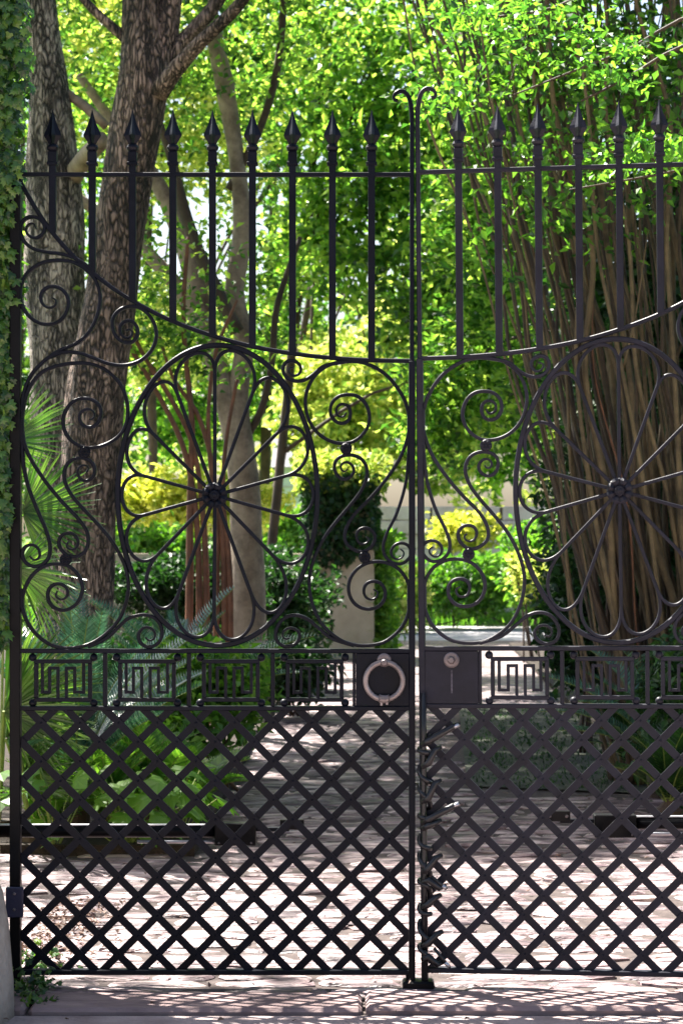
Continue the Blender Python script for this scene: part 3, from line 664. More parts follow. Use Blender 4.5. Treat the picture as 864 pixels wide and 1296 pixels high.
# ------------------------------------------------------------------ pillars, guard stone, ivy
def rand_unit(n):
    v = rng.normal(size=(n, 3)); return v / np.linalg.norm(v, axis=1)[:, None]
def leaves(C, D, N, Ls, Ws, fold=0.25):
    """n leaves: base C, direction D, normal N; two triangles folded on the midrib"""
    D = D / np.linalg.norm(D, axis=1)[:, None]
    Sd = np.cross(D, N); Sd /= np.linalg.norm(Sd, axis=1)[:, None] + 1e-9; N = np.cross(Sd, D)
    L = Ls[:, None]; W = Ws[:, None]
    a = C; b = C + D * L * 0.45 + Sd * W * 0.5 + N * W * fold; c = C + D * L - N * L * 0.08; d = C + D * L * 0.45 - Sd * W * 0.5 + N * W * fold
    V = np.stack([a, b, c, d], 1).reshape(-1, 3); n = len(C); i = np.arange(n)[:, None] * 4
    F = np.concatenate([i + np.array([[0, 1, 2]]), i + np.array([[0, 2, 3]])], 1).reshape(-1, 3)
    return V, F
def lobed():
    pts = [(0, 0), (0.28, -0.12), (0.52, 0.12), (0.30, 0.32), (0.42, 0.62), (0.18, 0.60), (0, 1.0), (-0.18, 0.60), (-0.42, 0.62), (-0.30, 0.32), (-0.52, 0.12), (-0.28, -0.12)]
    return [(x, y_, -abs(x) * 0.25 - 0.12 * y_ * y_) for x, y_ in pts]
def ivy_mesh():
    V = lobed() + [(0, 0.35, 0.05)]; n = 12
    return mesh('leaf', V, [[k, (k + 1) % n, n] for k in range(n)])
IVM = ivy_mesh(); IVM.materials.append(M['lf_ivy'])
LB = np.array(lobed() + [(0, 0.35, 0.05)])
def many_lobed(C, D, N, Ls):
    D = D / np.linalg.norm(D, axis=1)[:, None]; Sd = np.cross(D, N); Sd /= np.linalg.norm(Sd, axis=1)[:, None] + 1e-9; N = np.cross(Sd, D)
    V = C[:, None] + Ls[:, None, None] * (Sd[:, None] * LB[None, :, :1] + D[:, None] * LB[None, :, 1:2] + N[:, None] * LB[None, :, 2:3])
    n = len(C); f = np.array([[k, (k + 1) % 12, 12] for k in range(12)])
    return V.reshape(-1, 3), (np.arange(n)[:, None, None] * 13 + f[None]).reshape(-1, 3)

def pillar(x0, x1, label_p, label_i, n_ind):
    r = empty('pillar', ((x0 + x1) / 2, 0.32, 0), label_p, 'pillar')
    hx = (x1 - x0) / 2
    MB().box(-hx, hx, -0.27, -0.02, -0.05, 3.55, 0.012).build('shaft', M['stucco'], r)
    MB().box(-hx - 0.05, hx + 0.05, -0.32, 0.03, 3.55, 3.7, 0.02).build('cap', M['bollard'], r)
    iv = empty('ivy', ((x0 + x1) / 2, 0.05, 0.0), label_i, 'ivy')
    n = 13000; s_in = 1 if x0 < 0 else -1
    z = rng.uniform(1.12, 3.8, n); side = rng.random(n)
    bul = 0.035 + 0.045 * np.abs(np.sin(z * 2.1 + 1.3)) + 0.03 * np.sin(z * 5.3)
    bul = np.where(z > 2.6, bul + 0.03 * (z - 2.6), bul)
    edge = np.interp(z, [1.1, 1.7, 2.2, 2.65, 3.1, 3.8], [0.062, 0.082, 0.092, 0.103, 0.135, 0.15]) + 0.014 * np.sin(z * 17)
    X = np.where(side < 0.62, -hx - 0.02 + (2 * hx + 0.02 + edge) * rng.random(n) ** 0.75, hx + edge * rng.random(n) * 0.8); Yy = np.where(side < 0.62, -0.05 - bul * rng.random(n), rng.uniform(-0.11, 0.28, n))
    X = X * s_in
    C = np.stack([X, Yy, z], 1)
    out = np.stack([np.where(side < 0.62, 0.2, 1.0) * s_in, np.where(side < 0.62, -1.0, -0.35), np.full(n, 0.35)], 1) + rng.normal(0, 0.35, (n, 3))
    D = np.stack([rng.normal(0, 0.6, n), rng.normal(0, 0.3, n) - 0.3, -1 + rng.normal(0, 0.5, n)], 1)
    Ls = rng.uniform(0.020, 0.040, n)
    m_ = n - n_ind
    V, F = many_lobed(C[:m_], D[:m_], out[:m_], Ls[:m_])
    tag(link('foliage', mesh('foliage', V, F), M['lf_ivy'], iv), kind='stuff')
    # a dark layer of stems that holds the leaves
    sm = MB()
    for k in range(26):
        xx = rng.uniform(-hx, hx + 0.03) * s_in; zz = 0.05 if k % 3 == 0 else 1.15
        p = [(xx, -0.012 if abs(xx) < hx else 0.0, zz)]
        while zz < 3.6: zz += 0.25; xx = np.clip(xx + rng.normal(0, 0.05), -hx - 0.02, hx + 0.03); p.append((xx, -0.018 - 0.02 * rng.random(), zz))
        sm.tube(p, 0.004, 5)
    tag(sm.build('stems', M['cane2'], iv), kind='stuff')
    from mathutils import Matrix
    for k in range(m_, n):
        d = Vector(D[k]).normalized(); s_ = d.cross(Vector(out[k])).normalized(); nn = s_.cross(d)
        l = bpy.data.objects.new('leaf', IVM); COL.objects.link(l); l.parent = iv
        mt = Matrix((s_, d, nn)).transposed().to_4x4(); mt = Matrix.Translation(Vector(C[k]) + nn * 0.02) @ mt @ Matrix.Scale(Ls[k] * 1.1, 4); l.matrix_local = mt
    return iv
pillar(-1.79, -1.17, 'beige stucco gate pillar under the ivy at the left edge', 'dense green ivy hanging over the pillar at the left of the gate', 290)
pillar(1.62, 2.25, 'beige stucco gate pillar beyond the right leaf of the gate', 'green ivy covering the pillar beyond the right leaf', 0)
gs = empty('guard_stone', (-1.312, -0.42, 0), 'weathered round topped guard stone at the foot of the left pillar', 'guard stone')
g = MB().lathe([(-0.02, 0.30), (0.10, 0.295), (0.28, 0.28), (0.38, 0.262), (0.44, 0.235), (0.475, 0.18), (0.49, 0.09), (0.495, 0.01)], 28)
g.build('stone', M['bollard'], gs, True)
for sx_, lab in ((-1, 'beige stucco garden wall running left from the ivy pillar'), (1, 'beige stucco garden wall running right beyond the gate')):
    gw = empty('garden_wall', (sx_ * 2.4, 0.2, 0), lab, 'wall')
    MB().box(*sorted((sx_ * -0.1, sx_ * 9)), -0.12, 0.12, -0.05, 2.3, 0.01).build('wall', M['stucco'], gw)
    MB().box(*sorted((sx_ * -0.1, sx_ * 9)), -0.17, 0.17, 2.3, 2.4, 0.012).build('coping', M['bollard'], gw)
# small weeds at the foot
def tuft(name, label, cat, loc, n, rad, h, mat, L=(0.02, 0.035), group=None):
    r = empty(name, loc, label, cat, group)
    C = np.stack([rng.normal(0, rad, n), rng.normal(0, rad, n), np.abs(rng.normal(0, h, n))], 1)
    D = rand_unit(n) + np.array([0, -0.2, 0.3]); N = np.array([0, -0.5, 0.9]) + rng.normal(0, 0.4, (n, 3))
    V, F = many_lobed(C, D, N, rng.uniform(*L, n)); tag(link('foliage', mesh('foliage', V, F), mat, r), kind='stuff')
    sm = MB()
    for k in range(10): sm.tube([(0, 0, 0), tuple(C[k] * 0.5), tuple(C[k])], 0.0015, 4)
    tag(sm.build('stems', M['cane2'], r), kind='stuff')
tuft('weed', 'small leafy weed growing at the foot of the left gate stile', 'weed', (-1.0, -0.08, 0.01), 60, 0.035, 0.035, M['lf_ivy'])
tuft('weed', 'ivy sprig spreading on the paving beside the guard stone', 'weed', (-0.97, -0.25, 0.01), 50, 0.045, 0.012, M['lf_ivy'])
tuft('weed', 'small weed just behind the lowest corner of the left lattice', 'weed', (-1.04, 0.3, 0.01), 50, 0.05, 0.04, M['lf_ivy'])
n = 700; C = np.stack([-1.15 + np.abs(rng.normal(0, 0.15, n)), rng.uniform(0.25, 1.5, n), rng.uniform(0.018, 0.05, n)], 1)
V, F = leaves(C, rand_unit(n) * [1, 1, 0.25], np.array([0, 0, 1.0]) + rng.normal(0, 0.3, (n, 3)), rng.uniform(0.012, 0.034, n), rng.uniform(0.008, 0.02, n))
lt = link('leaf_litter', mesh('leaf_litter', V, F), M['lf_dry']); tag(lt, 'dry brown fallen leaves heaped in the corner behind the left stile', 'leaf litter', kind='stuff')
n = 420; C = np.stack([rng.uniform(-1.5, 1.8, n), rng.uniform(-0.6, 5, n), rng.uniform(0.02, 0.028, n)], 1)
V, F = leaves(C, rand_unit(n) * [1, 1, 0.1], np.array([0, 0, 1.0]) + rng.normal(0, 0.2, (n, 3)), rng.uniform(0.015, 0.035, n), rng.uniform(0.008, 0.018, n))
lt = link('fallen_leaves', mesh('fallen_leaves', V, F), M['lf_dry']); tag(lt, 'scattered dry leaves lying over the stone driveway', 'leaf litter', kind='stuff')

# ------------------------------------------------------------------ trees
def path3(pts, d):
    """pts: (px, py, radius_px[, extra distance]) at distance d"""
    A = []; R = []
    for q in pts:
        dd = d + (q[3] if len(q) > 3 else 0); A.append(P(q[0], q[1], dd)); R.append(q[2] * dd / FPX)
    c = crom(np.column_stack([np.array(A), np.array(R)]), 0.09); return c[:, :3], c[:, 3]
def limb(mb, pts, d, n=14, rough=0.04):
    c, r = path3(pts, d); V, F = tube(c, r, n)
    ang = np.tile(np.arange(n), len(c)); k = np.repeat(np.arange(len(c)), n)
    cc = c[k]; aa = ang * 2 * pi / n; z_ = cc[:, 2]; f = 1 + rough * np.sin(aa * 2 + z_ * 3) + rough * np.sin(aa * 3 - z_ * 7 + 1)
    if n >= 40: f = f + 0.045 * np.abs(np.sin(aa * 4.5 + 1.2 * np.sin(z_ * 1.9) + z_ * 0.5)) ** 0.6 + 0.02 * np.sin(z_ * 9 + aa * 3) * np.sin(aa * 5 + z_ * 2)
    V = cc + (V - cc) * f[:, None]; mb.add(V, F); return c
def cloud(blobs, n, L, W, per=14, spread=0.28, up=0.6, droop=0.0):
    """leaves in sprays scattered through ellipsoids (cx,cy,cz,rx,ry,rz,weight)"""
    wt = np.array([b[6] for b in blobs]); wt = wt / wt.sum(); Cs = []
    m = max(1, n // per); idx = rng.choice(len(blobs), m, p=wt); B = np.array([b[:6] for b in blobs])[idx]
    u = rand_unit(m) * (rng.random(m) ** 0.42)[:, None]; K = B[:, :3] + u * B[:, 3:6]
    ax = rand_unit(m) * [1, 1, 0.35] ; ax /= np.linalg.norm(ax, axis=1)[:, None]
    t = rng.uniform(-1, 1, (m, per)); C = K[:, None] + ax[:, None] * (t * spread)[..., None] + rng.normal(0, spread * 0.28, (m, per, 3)) * [1, 1, 0.5]
    C = C.reshape(-1, 3); nn = len(C)
    D = np.repeat(ax, per, 0) * np.sign(rng.normal(size=nn))[:, None] + rng.normal(0, 0.7, (nn, 3)); D[:, 2] -= droop
    N = rand_unit(nn) + np.array([0, 0, up * 1.6])
    return leaves(C, D, N, rng.uniform(0.7, 1.25, nn) * L, rng.uniform(0.75, 1.2, nn) * W)
def crown(parent, blobs, n, L, W, mat, base=None, name='crown', **k):
    V, F = cloud(blobs, n, L, W, **k)
    if base is not None: V = V - np.array(base)
    return link(name, mesh(name, V, F), mat, parent)
def wood(parent, mb, mat, base, name='trunk', smooth=True):
    me = mesh(name, np.concatenate(mb.V) - np.array(base), mb.F, smooth); return link(name, me, mat, parent)
def B(px, py, d, rx, ry, rz, wt=1.0):
    p = P(px, py, d); return (p[0], p[1], p[2], rx, ry, rz, wt)

# oak with grey bark, behind
d = 15.5; gy = HOR + CAM_H * FPX / d; base = P(84, gy, d)
t = empty('oak_tree', base, 'rough barked oak trunk nearest the ivy, paler and behind the leaning oak', 'tree', 'oaks beside the drive')
mb = MB(); limb(mb, [(84, gy + 20, 52), (84, gy - 60, 40), (82, 700, 36), (76, 500, 36), (70, 350, 36), (68, 220, 33), (62, 120, 26), (52, 30, 22), (38, -80, 20), (20, -250, 16), (-20, -420, 9)], d, 40, 0.03)
wood(t, mb, M['oak2'], base)
mb = MB(); limb(mb, [(70, 250, 16), (88, 228, 14), (108, 200, 12, -0.4), (128, 178, 11, -0.9)], d, 14); limb(mb, [(60, 85, 6), (85, 118, 6), (108, 135, 7), (135, 160, 6)], d, 10); limb(mb, [(60, 10, 10), (20, -120, 9), (-60, -300, 6)], d, 10)
wood(t, mb, M['tan'], base, 'limb')
crown(t, [(-4.3, 8, 8.0, 2.2, 2.5, 1.8, 1), (-2.5, 10.5, 9.2, 2.2, 2, 1.6, 1)], 12000, 0.10, 0.05, M['lf_mid'], base)
# leaning oak, front
d = 14.0; gy = HOR + CAM_H * FPX / d; base = P(106, gy, d)
t = empty('oak_tree', base, 'big leaning oak with deeply furrowed brown bark, forking above the gate spears', 'tree', 'oaks beside the drive')
mb = MB(); limb(mb, [(106, gy + 20, 56), (107, gy - 60, 42), (108, 780, 34), (112, 650, 34), (118, 540, 37), (130, 440, 35), (146, 340, 30), (160, 230, 30), (175, 150, 32), (182, 90, 31), (180, 20, 25), (182, -60, 22), (190, -200, 18), (180, -380, 10)], d, 44, 0.03)
limb(mb, [(192, 120, 20), (206, 70, 17), (214, 20, 15), (222, -40, 13), (240, -180, 8)], d, 18, 0.03)
limb(mb, [(188, 130, 18, 0.1), (208, 92, 13), (232, 52, 10), (262, 20, 9), (285, -12, 8), (330, -80, 6)], d, 14, 0.03)
limb(mb, [(200, 118, 14, -0.1), (222, 88, 11, -0.2), (255, 52, 9, -0.3), (292, 18, 8, -0.4), (315, -10, 7, -0.5), (370, -90, 5, -0.6)], d, 14, 0.03)
limb(mb, [(172, 60, 8), (140, 32, 6.5), (118, 12, 6), (90, -20, 5)], d, 10, 0.03)
wood(t, mb, M['oak'], base)
crown(t, [(-1.6, 8.6, 8.2, 2.4, 1.9, 1.2, 1), (0.6, 9.8, 8.4, 2.3, 2.3, 1.2, 1), (-3.6, 8.0, 7.8, 1.6, 1.5, 1.0, 0.6)], 16000, 0.10, 0.05, M['lf_mid'], base)
crown(t, [(-2.6, 8.2, 7.7, 1.7, 1.4, 0.5, 2.2), (-2.2, 10.8, 8.4, 2.0, 2.0, 0.6, 1.4), (-2.6, 14.6, 9.3, 2.2, 2.4, 0.7, 1.4), (1.0, 8.2, 7.6, 1.6, 1.6, 0.5, 1.4), (0.6, 11.6, 8.6, 1.8, 1.8, 0.6, 1.0), (-3.9, 3.6, 7.4, 0.6, 0.3, 0.3, 0.05)], 30000, 0.14, 0.085, M['lf_dark'], base)  # dense second crown above the view, added to shade drive and stem clump

# tan barked crape myrtle tree
d = 18.0; gy = HOR + CAM_H * FPX / d; base = P(316, gy, d)
t = empty('crape_myrtle', base, 'smooth tan trunk behind the left rosette, splitting into two long limbs', 'tree')
mb = MB(); limb(mb, [(317, gy + 10, 34), (316, 840, 27), (313, 740, 22), (311, 640, 19), (303, 560, 19), (301, 500, 14), (309, 430, 12.5), (297, 370, 12), (307, 290, 12), (299, 200, 10.5), (285, 110, 12), (272, 50, 10), (262, -60, 8), (270, -220, 5)], d, 18)
limb(mb, [(304, 570, 17), (288, 510, 16), (268, 450, 15), (252, 385, 14), (236, 315, 13), (212, 255, 11), (182, 205, 9), (140, 150, 7), (100, 95, 5)], d, 16)
limb(mb, [(262, 430, 12), (236, 378, 10), (200, 335, 9), (168, 302, 8), (110, 258, 7), (60, 220, 5)], d, 12)
wood(t, mb, M['tan'], base)
mb = MB(); limb(mb, [(300, 420, 10), (278, 375, 9), (252, 320, 8), (232, 262, 8), (218, 205, 6), (190, 120, 4)], d - 0.2, 10); limb(mb, [(290, 240, 6), (330, 160, 5), (352, 80, 5), (360, -20, 4)], d, 10)
limb(mb, [(308, 560, 5), (330, 520, 5), (344, 460, 4.5), (350, 390, 4), (380, 300, 3)], d, 8)
wood(t, mb, M['cane2'], base, 'limb')
crown(t, [B(240, 60, 18.4, 1.2, 1, 1.0, 1), B(330, 330, 18.6, 0.35, 0.5, 1.0, .5), B(250, 10, 18, 2.0, 1.6, 1.0, 1.5), B(120, 200, 19, 0.6, 0.6, 0.8, .3)], 5200, 0.085, 0.045, M['lf_bright'], base, per=12)

# red barked multi stem
d = 15.8; gy = HOR + CAM_H * FPX / d; base = P(262, gy, d)
t = empty('crape_myrtle', base, 'slender red brown stems rising in front of the tan trunk, behind the left rosette', 'tree')
mb = MB()
for pts in ([(250, gy, 5), (252, 740, 5), (247, 640, 4.5), (230, 560, 4.5), (198, 495, 4), (168, 445, 4), (140, 385, 3), (120, 300, 2)],
            [(262, gy, 5), (261, 740, 5), (257, 650, 4.5), (243, 560, 4), (214, 500, 4), (185, 455, 3.5), (160, 400, 3), (150, 320, 2)],
            [(238, gy, 6), (240, 740, 6), (241, 620, 5), (243, 530, 5), (237, 470, 4.5), (232, 400, 4), (238, 300, 3)],
            [(274, gy, 5), (274, 740, 5), (274, 660, 4.5), (267, 580, 4), (248, 520, 4), (220, 480, 3), (200, 420, 2.5)],
            [(284, gy, 5.5), (284, 740, 5.5), (280, 660, 5), (268, 600, 4), (264, 520, 3.5), (275, 440, 3), (300, 380, 2)],
            [(292, gy, 5), (291, 740, 5), (288, 690, 4.5), (282, 630, 4), (286, 560, 3.5), (300, 480, 3)]):
    pts = [(a, b, c_ * 0.82) for a, b, c_ in pts]
    limb(mb, pts, d, 10, 0.05)
wood(t, mb, M['red'], base)
crown(t, [B(180, 420, 15.8, 0.45, 0.5, 0.35, 1), B(200, 350, 15.9, 0.7, 0.6, 0.5, 1), B(255, 440, 16, 0.35, 0.5, 0.3, .6)], 1500, 0.075, 0.04, M['lf_bright'], base, per=10)

# big right clump of stems
d = 12.6; gy = HOR + CAM_H * FPX / d; base = P(850, gy, d)
t = empty('crape_myrtle_clump', base, 'dense fan of brown stems of an old crape myrtle on the right behind the gate', 'tree')
for i in range(125):
    f = (i + rng.random()) / 125.0
    f = f ** 0.92
    xb = 778 + 200 * f + rng.normal(0, 7); xt = 505 + 560 * f + rng.normal(0, 46); dz = rng.uniform(-0.5, 1.1)
    r0 = rng.choice([1.6, 2.2, 2.8, 3.4, 4.2, 5.4]); wv = rng.normal(0, 11, 9); pw = rng.uniform(0.95, 1.35)
    pts = []
    for k, v in enumerate((gy, 820, 640, 470, 310, 150, 0, -160, -330)):
        a = (gy - v) / (gy + 160); x = xb + (xt - xb) * (a ** pw) + (wv[k] if 0 < k else 0)
        pts.append((x, v, r0 * (1 - 0.45 * a), dz * a * 1.8 + dz * 0.25))
    mb = MB(); limb(mb, pts, d, 7, 0.08)
    if rng.random() < 0.5:       # a side twig
        k = rng.integers(3, 6); q = pts[k]; sd_ = rng.choice([-1, 1]); dx_ = rng.uniform(15, 60) * sd_
        limb(mb, [(q[0], q[1], q[2] * .6, q[3]), (q[0] + dx_ * .5, q[1] - 70, q[2] * .45, q[3]), (q[0] + dx_, q[1] - 180, q[2] * .25, q[3])], d, 5)
    o = wood(t, mb, M['cane'] if rng.random() < 0.6 else (M['cane2'] if rng.random() < .92 else M['red']), base, 'stem')
crown(t, [(3.2, 6.2, 6.2, 2.6, 2.2, 1.2, 2), (1.6, 5.6, 5.6, 1.2, 1.2, 0.8, 1), B(690, 100, 12.6, 0.8, 0.8, 0.4, .22), B(820, 40, 12.4, 0.8, 0.8, 0.4, .25), B(700, 250, 12.2, 0.7, 0.5, 0.5, .12), B(820, 180, 12.0, 0.4, 0.5, 0.4, .08)], 16000, 0.075, 0.042, M['lf_mid'], base, per=12)

def tree(name, label, px, d, trunk_px_r, lean, blobs, n, L, W, mat, top_py, group=None, bark_m='cane2', nlimb=6, **k):
    gy = HOR + CAM_H * FPX / d; base = P(px, gy, d); t = empty(name, base, label, 'tree', group)
    mb = MB(); r = trunk_px_r
    top = (px + lean, top_py)
    c = limb(mb, [(px, gy + 6, r * 1.4), (px + lean * 0.1, gy - 60, r), (px + lean * 0.5, (gy + top_py) / 2, r * 0.85), (top[0], top[1], r * 0.4)], d, 10)
    for q in range(nlimb):
        b = blobs[q % len(blobs)]; s0 = c[int(len(c) * rng.uniform(0.35, 0.9))]
        e = np.array(b[:3]) + rand_unit(1)[0] * np.array(b[3:6]) * 0.6; m_ = (s0 + e) / 2 + [0, 0, 0.08 * np.linalg.norm(e - s0)]
        pp = crom([s0, m_, e], 0.4); V, F = tube(pp, np.linspace(r * d / FPX * 0.45, 0.01, len(pp)), 7); mb.add(V, F)
    wood(t, mb, M[bark_m], base)
    crown(t, blobs, n, L, W, mat, base, **k); return t
G = 'trees beyond the drive'
tree('garden_tree', 'fresh green tree filling the gap above the meeting stiles', 325, 24, 7, 90, [B(430, 60, 24, 1.7, 1.5, 1.3, 1.6), B(470, 250, 23.5, 1.1, 1.2, 1.3, 1.5), B(570, 400, 23, 0.75, 1.0, 1.0, .9), B(385, 300, 24, 0.4, 0.8, 0.8, .2), B(590, 130, 24, 1.3, 1.3, 1.6, 1.4)], 14500, 0.14, 0.08, M['lf_bright'], 40, G, up=0.5)
tree('garden_tree', 'darker leafy tree behind the left edge of the stem clump', 745, 21, 6, -90, [B(640, 200, 21, 0.9, 1, 1.4, 1.2), B(600, 330, 20.5, 0.6, 0.8, 1.0, 1), B(560, 520, 20.5, 0.5, 0.6, 0.7, .8), B(660, 60, 21, 1.2, 1.2, 1.2, 1.2), B(640, 470, 21, 0.5, .6, .7, .5)], 9500, 0.115, 0.065, M['lf_bright'], 60, G)
tree('garden_tree', 'yellow green tree showing between the oak trunks and the tan limbs', 200, 34, 7, -20, [B(150, 90, 34, 2.0, 2, 1.6, 1.4), B(240, 180, 34, 1.6, 2, 1.2, .9), B(110, 30, 34, 2, 2, 1.4, 1), B(200, 420, 34, 1.4, 1.6, 0.9, .8), B(340, 60, 35, 1.6, 2, 1.8, 1)], 17000, 0.17, 0.09, M['lf_yel'], 60, G)
tree('garden_tree', 'tall pale green tree far behind the left rosette', 330, 42, 8, 20, [B(300, 470, 42, 2.2, 2, 1.6, 1), B(220, 520, 42, 1.6, 2, 1.2, .7), B(390, 380, 42, 1.2, 2, 1.8, .5), B(380, 120, 42, 2.4, 2, 2.4, .8)], 9000, 0.21, 0.12, M['lf_bright'], 120, G)
tree('garden_tree', 'sunlit yellow green tree behind the middle scrolls', 322, 38, 6, 100, [B(440, 540, 38, 1.3, 1.6, 1.2, 1.2), B(540, 560, 38, 1.1, 1.4, .9, .9), B(500, 470, 38, 1.2, 1.6, 1.2, .8), B(400, 500, 38, .8, 1.2, 1.2, .6), B(560, 230, 38, 1.4, 2, 1.8, .7)], 10000, 0.19, 0.11, M['lf_yel'], 200, G)
tree('garden_tree', 'leafy tree over the far road on the right of the meeting stiles', 735, 40, 6, -40, [B(620, 520, 40, 1.5, 1.6, 1.6, 1.2), B(700, 420, 40, 1.8, 2, 2.2, 1.2), B(600, 300, 40, 1.8, 2, 2.5, 1.2), B(720, 150, 40, 2.4, 2, 2.6, 1.2), B(820, 250, 40, 2.4, 2, 3.5, 1)], 16000, 0.2, 0.11, M['lf_bright'], 120, G)
tree('garden_tree', 'distant tree crown at the upper middle behind the others', 318, 60, 6, 60, [B(440, 480, 60, 3, 3, 1.6, 1), B(560, 440, 60, 4, 3, 2.2, 1), B(330, 560, 60, 5, 3, 1.6, 1), B(700, 560, 60, 6, 3, 3, 1), B(640, 250, 60, 4, 3, 4, .8)], 10000, 0.33, 0.18, M['lf_yel'], 150, G)
tree('garden_tree', 'green tree leaning in from the far left behind the ivy', 20, 30, 7, 10, [B(30, 250, 30, 1.6, 2, 3, 1), B(60, 560, 30, 1.2, 1.5, 1.4, .6)], 8000, 0.15, 0.08, M['lf_bright'], 120, G)
tree('garden_tree', 'dark evergreen tree behind the right stem clump', 860, 16.5, 10, 0, [B(835, 520, 16.5, 0.85, 0.8, 1.5, 1.8), B(880, 330, 16.8, 1.0, 1, 1.8, 1.6), B(770, 420, 17.5, 0.5, .6, 1.0, .5), B(790, 640, 15.5, 0.5, 0.5, 0.7, .8), B(820, 760, 15.5, 0.7, 0.6, 0.8, .9)], 32000, 0.10, 0.055, M['lf_dark'], 120, G)

base = np.array([-5.5, -11.5, 0.0]); t = empty('added_shade_tree', base, 'added broad tree, unseen behind the viewpoint, cutting the sky light on the gate', 'tree')  # tree added behind the camera so its crown cuts sky light on the gate
mb = MB(); V, F = tube(crom([(-5.5, -11.5, -0.05), (-5.3, -11.4, 2.5), (-4.6, -10.8, 5.5), (-3.0, -10.5, 7.5)], 0.3), 0.22, 12); mb.add(V, F)
for e in ((-1, -9, 8), (2, -11, 8.5), (-6, -14, 8), (-7, -9, 7.5)): V, F = tube(crom([(-4.9, -11.0, 4.6), ((-4.9 + e[0]) / 2, (-11 + e[1]) / 2, 6.8), e], 0.4), 0.09, 8); mb.add(V, F)
wood(t, mb, M['oak'], base)
crown(t, [(-5, -12, 8.5, 4.5, 3.5, 2.0, 1), (1.5, -11.5, 8.5, 4.5, 3.5, 2.0, 1), (-2, -16, 8, 6, 3, 3, 1), (5, -14, 7.5, 3, 3, 2.5, .6)], 26000, 0.22, 0.14, M['lf_dark'], base, spread=0.5)

# near spray of leaves over the right leaf: a branch of a tree standing outside
d = 9.6; base = P(1160, HOR + CAM_H * FPX / d, d)
t = empty('overhanging_tree', base, 'tree on the far right whose leafy twigs hang over the top right spears', 'tree')
mb = MB(); limb(mb, [(1160, HOR + CAM_H * FPX / d, 26), (1150, 500, 20), (1110, 150, 16), (1040, -80, 10), (900, -160, 6)], d, 12)
for e in ([(1090, 60, 8), (960, 10, 4), (860, 25, 2.4), (800, 60, 2), (730, 88, 1.6), (650, 120, 1.2)], [(1100, 120, 8), (980, 40, 4), (864, 58, 2.4), (790, 100, 2), (735, 128, 1.4)], [(1050, -60, 7), (900, -80, 4), (780, -30, 3), (700, 10, 2), (620, 22, 1.2)],
          [(1110, 200, 6), (960, 190, 3), (860, 215, 2), (780, 230, 1.4), (720, 240, 1)]):
    limb(mb, e, d, 6)
wood(t, mb, M['cane2'], base)
crown(t, [B(700, 40, d, 0.35, 0.4, 0.14, 1.2), B(790, 90, d, 0.26, 0.35, 0.14, 1.2), B(620, 20, d, 0.3, 0.4, 0.12, .8), B(835, 190, d, 0.16, 0.3, 0.10, .8), B(760, 200, d, 0.14, .3, .07, .5), B(1000, 0, d, 0.6, 0.6, 0.5, 1.5), B(560, 120, d + 1, 0.3, .4, .16, .7)], 1500, 0.05, 0.032, M['lf_mid'], base, per=8, spread=0.12)

# ------------------------------------------------------------------ shrubs and bed plants
def shrub(name, label, px, py0, py1, d, wpx, n, L, W, mat, group=None, depth=0.6, cat='shrub', **k):
    zb = 0.03; c = P(px, (py0 + py1) / 2, d); rz = abs(py1 - py0) / 2 * d / FPX; rx = wpx / 2 * d / FPX
    base = np.array([c[0], c[1], zb]); t = empty(name, base, label, cat, group)
    mb = MB()
    for q in range(5):
        e = c + rand_unit(1)[0] * [rx, depth, rz] * 0.7; V, F = tube(crom([base + [rng.normal(0, rx * .2), 0, 0], (base + e) / 2 + [0, 0, .05], e], 0.15), 0.012, 5); mb.add(V, F)
    wood(t, mb, M['cane2'], base, 'stems')
    bl = [(c[0] + rng.uniform(-.5, .5) * rx, c[1] + rng.uniform(-.4, .4) * depth, c[2] + rng.uniform(-.35, .35) * rz, rx * .6, depth * .7, rz * .65, 1) for _ in range(6)] + [(c[0], c[1], c[2], rx, depth, rz, 2)]
    crown(t, bl, n, L, W, mat, base, 'foliage', per=10, **k); return t
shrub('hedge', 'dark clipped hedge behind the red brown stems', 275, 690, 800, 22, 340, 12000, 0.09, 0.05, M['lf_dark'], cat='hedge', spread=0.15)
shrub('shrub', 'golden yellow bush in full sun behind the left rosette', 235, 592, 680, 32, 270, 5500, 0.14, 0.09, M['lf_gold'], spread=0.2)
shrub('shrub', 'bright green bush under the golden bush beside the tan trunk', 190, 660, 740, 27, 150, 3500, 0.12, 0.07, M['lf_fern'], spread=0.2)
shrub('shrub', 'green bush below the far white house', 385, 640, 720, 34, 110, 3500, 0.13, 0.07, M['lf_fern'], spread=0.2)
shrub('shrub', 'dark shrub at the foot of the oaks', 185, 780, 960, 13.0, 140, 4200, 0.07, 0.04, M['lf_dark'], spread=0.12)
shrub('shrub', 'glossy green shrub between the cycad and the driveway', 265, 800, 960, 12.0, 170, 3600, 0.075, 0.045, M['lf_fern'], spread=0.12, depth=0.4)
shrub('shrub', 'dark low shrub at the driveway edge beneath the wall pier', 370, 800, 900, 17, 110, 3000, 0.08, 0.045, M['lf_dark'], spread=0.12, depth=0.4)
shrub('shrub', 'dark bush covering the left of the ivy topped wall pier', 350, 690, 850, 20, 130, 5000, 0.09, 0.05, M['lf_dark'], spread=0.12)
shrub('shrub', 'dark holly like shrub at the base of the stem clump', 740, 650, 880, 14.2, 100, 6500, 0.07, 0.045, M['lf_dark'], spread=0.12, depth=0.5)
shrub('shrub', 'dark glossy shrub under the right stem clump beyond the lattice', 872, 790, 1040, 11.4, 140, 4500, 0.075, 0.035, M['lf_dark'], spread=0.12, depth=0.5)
shrub('hedge', 'bright green hedge beyond the far road', 590, 700, 785, 33, 230, 9000, 0.12, 0.07, M['lf_fern'], cat='hedge', spread=0.2, depth=0.8)
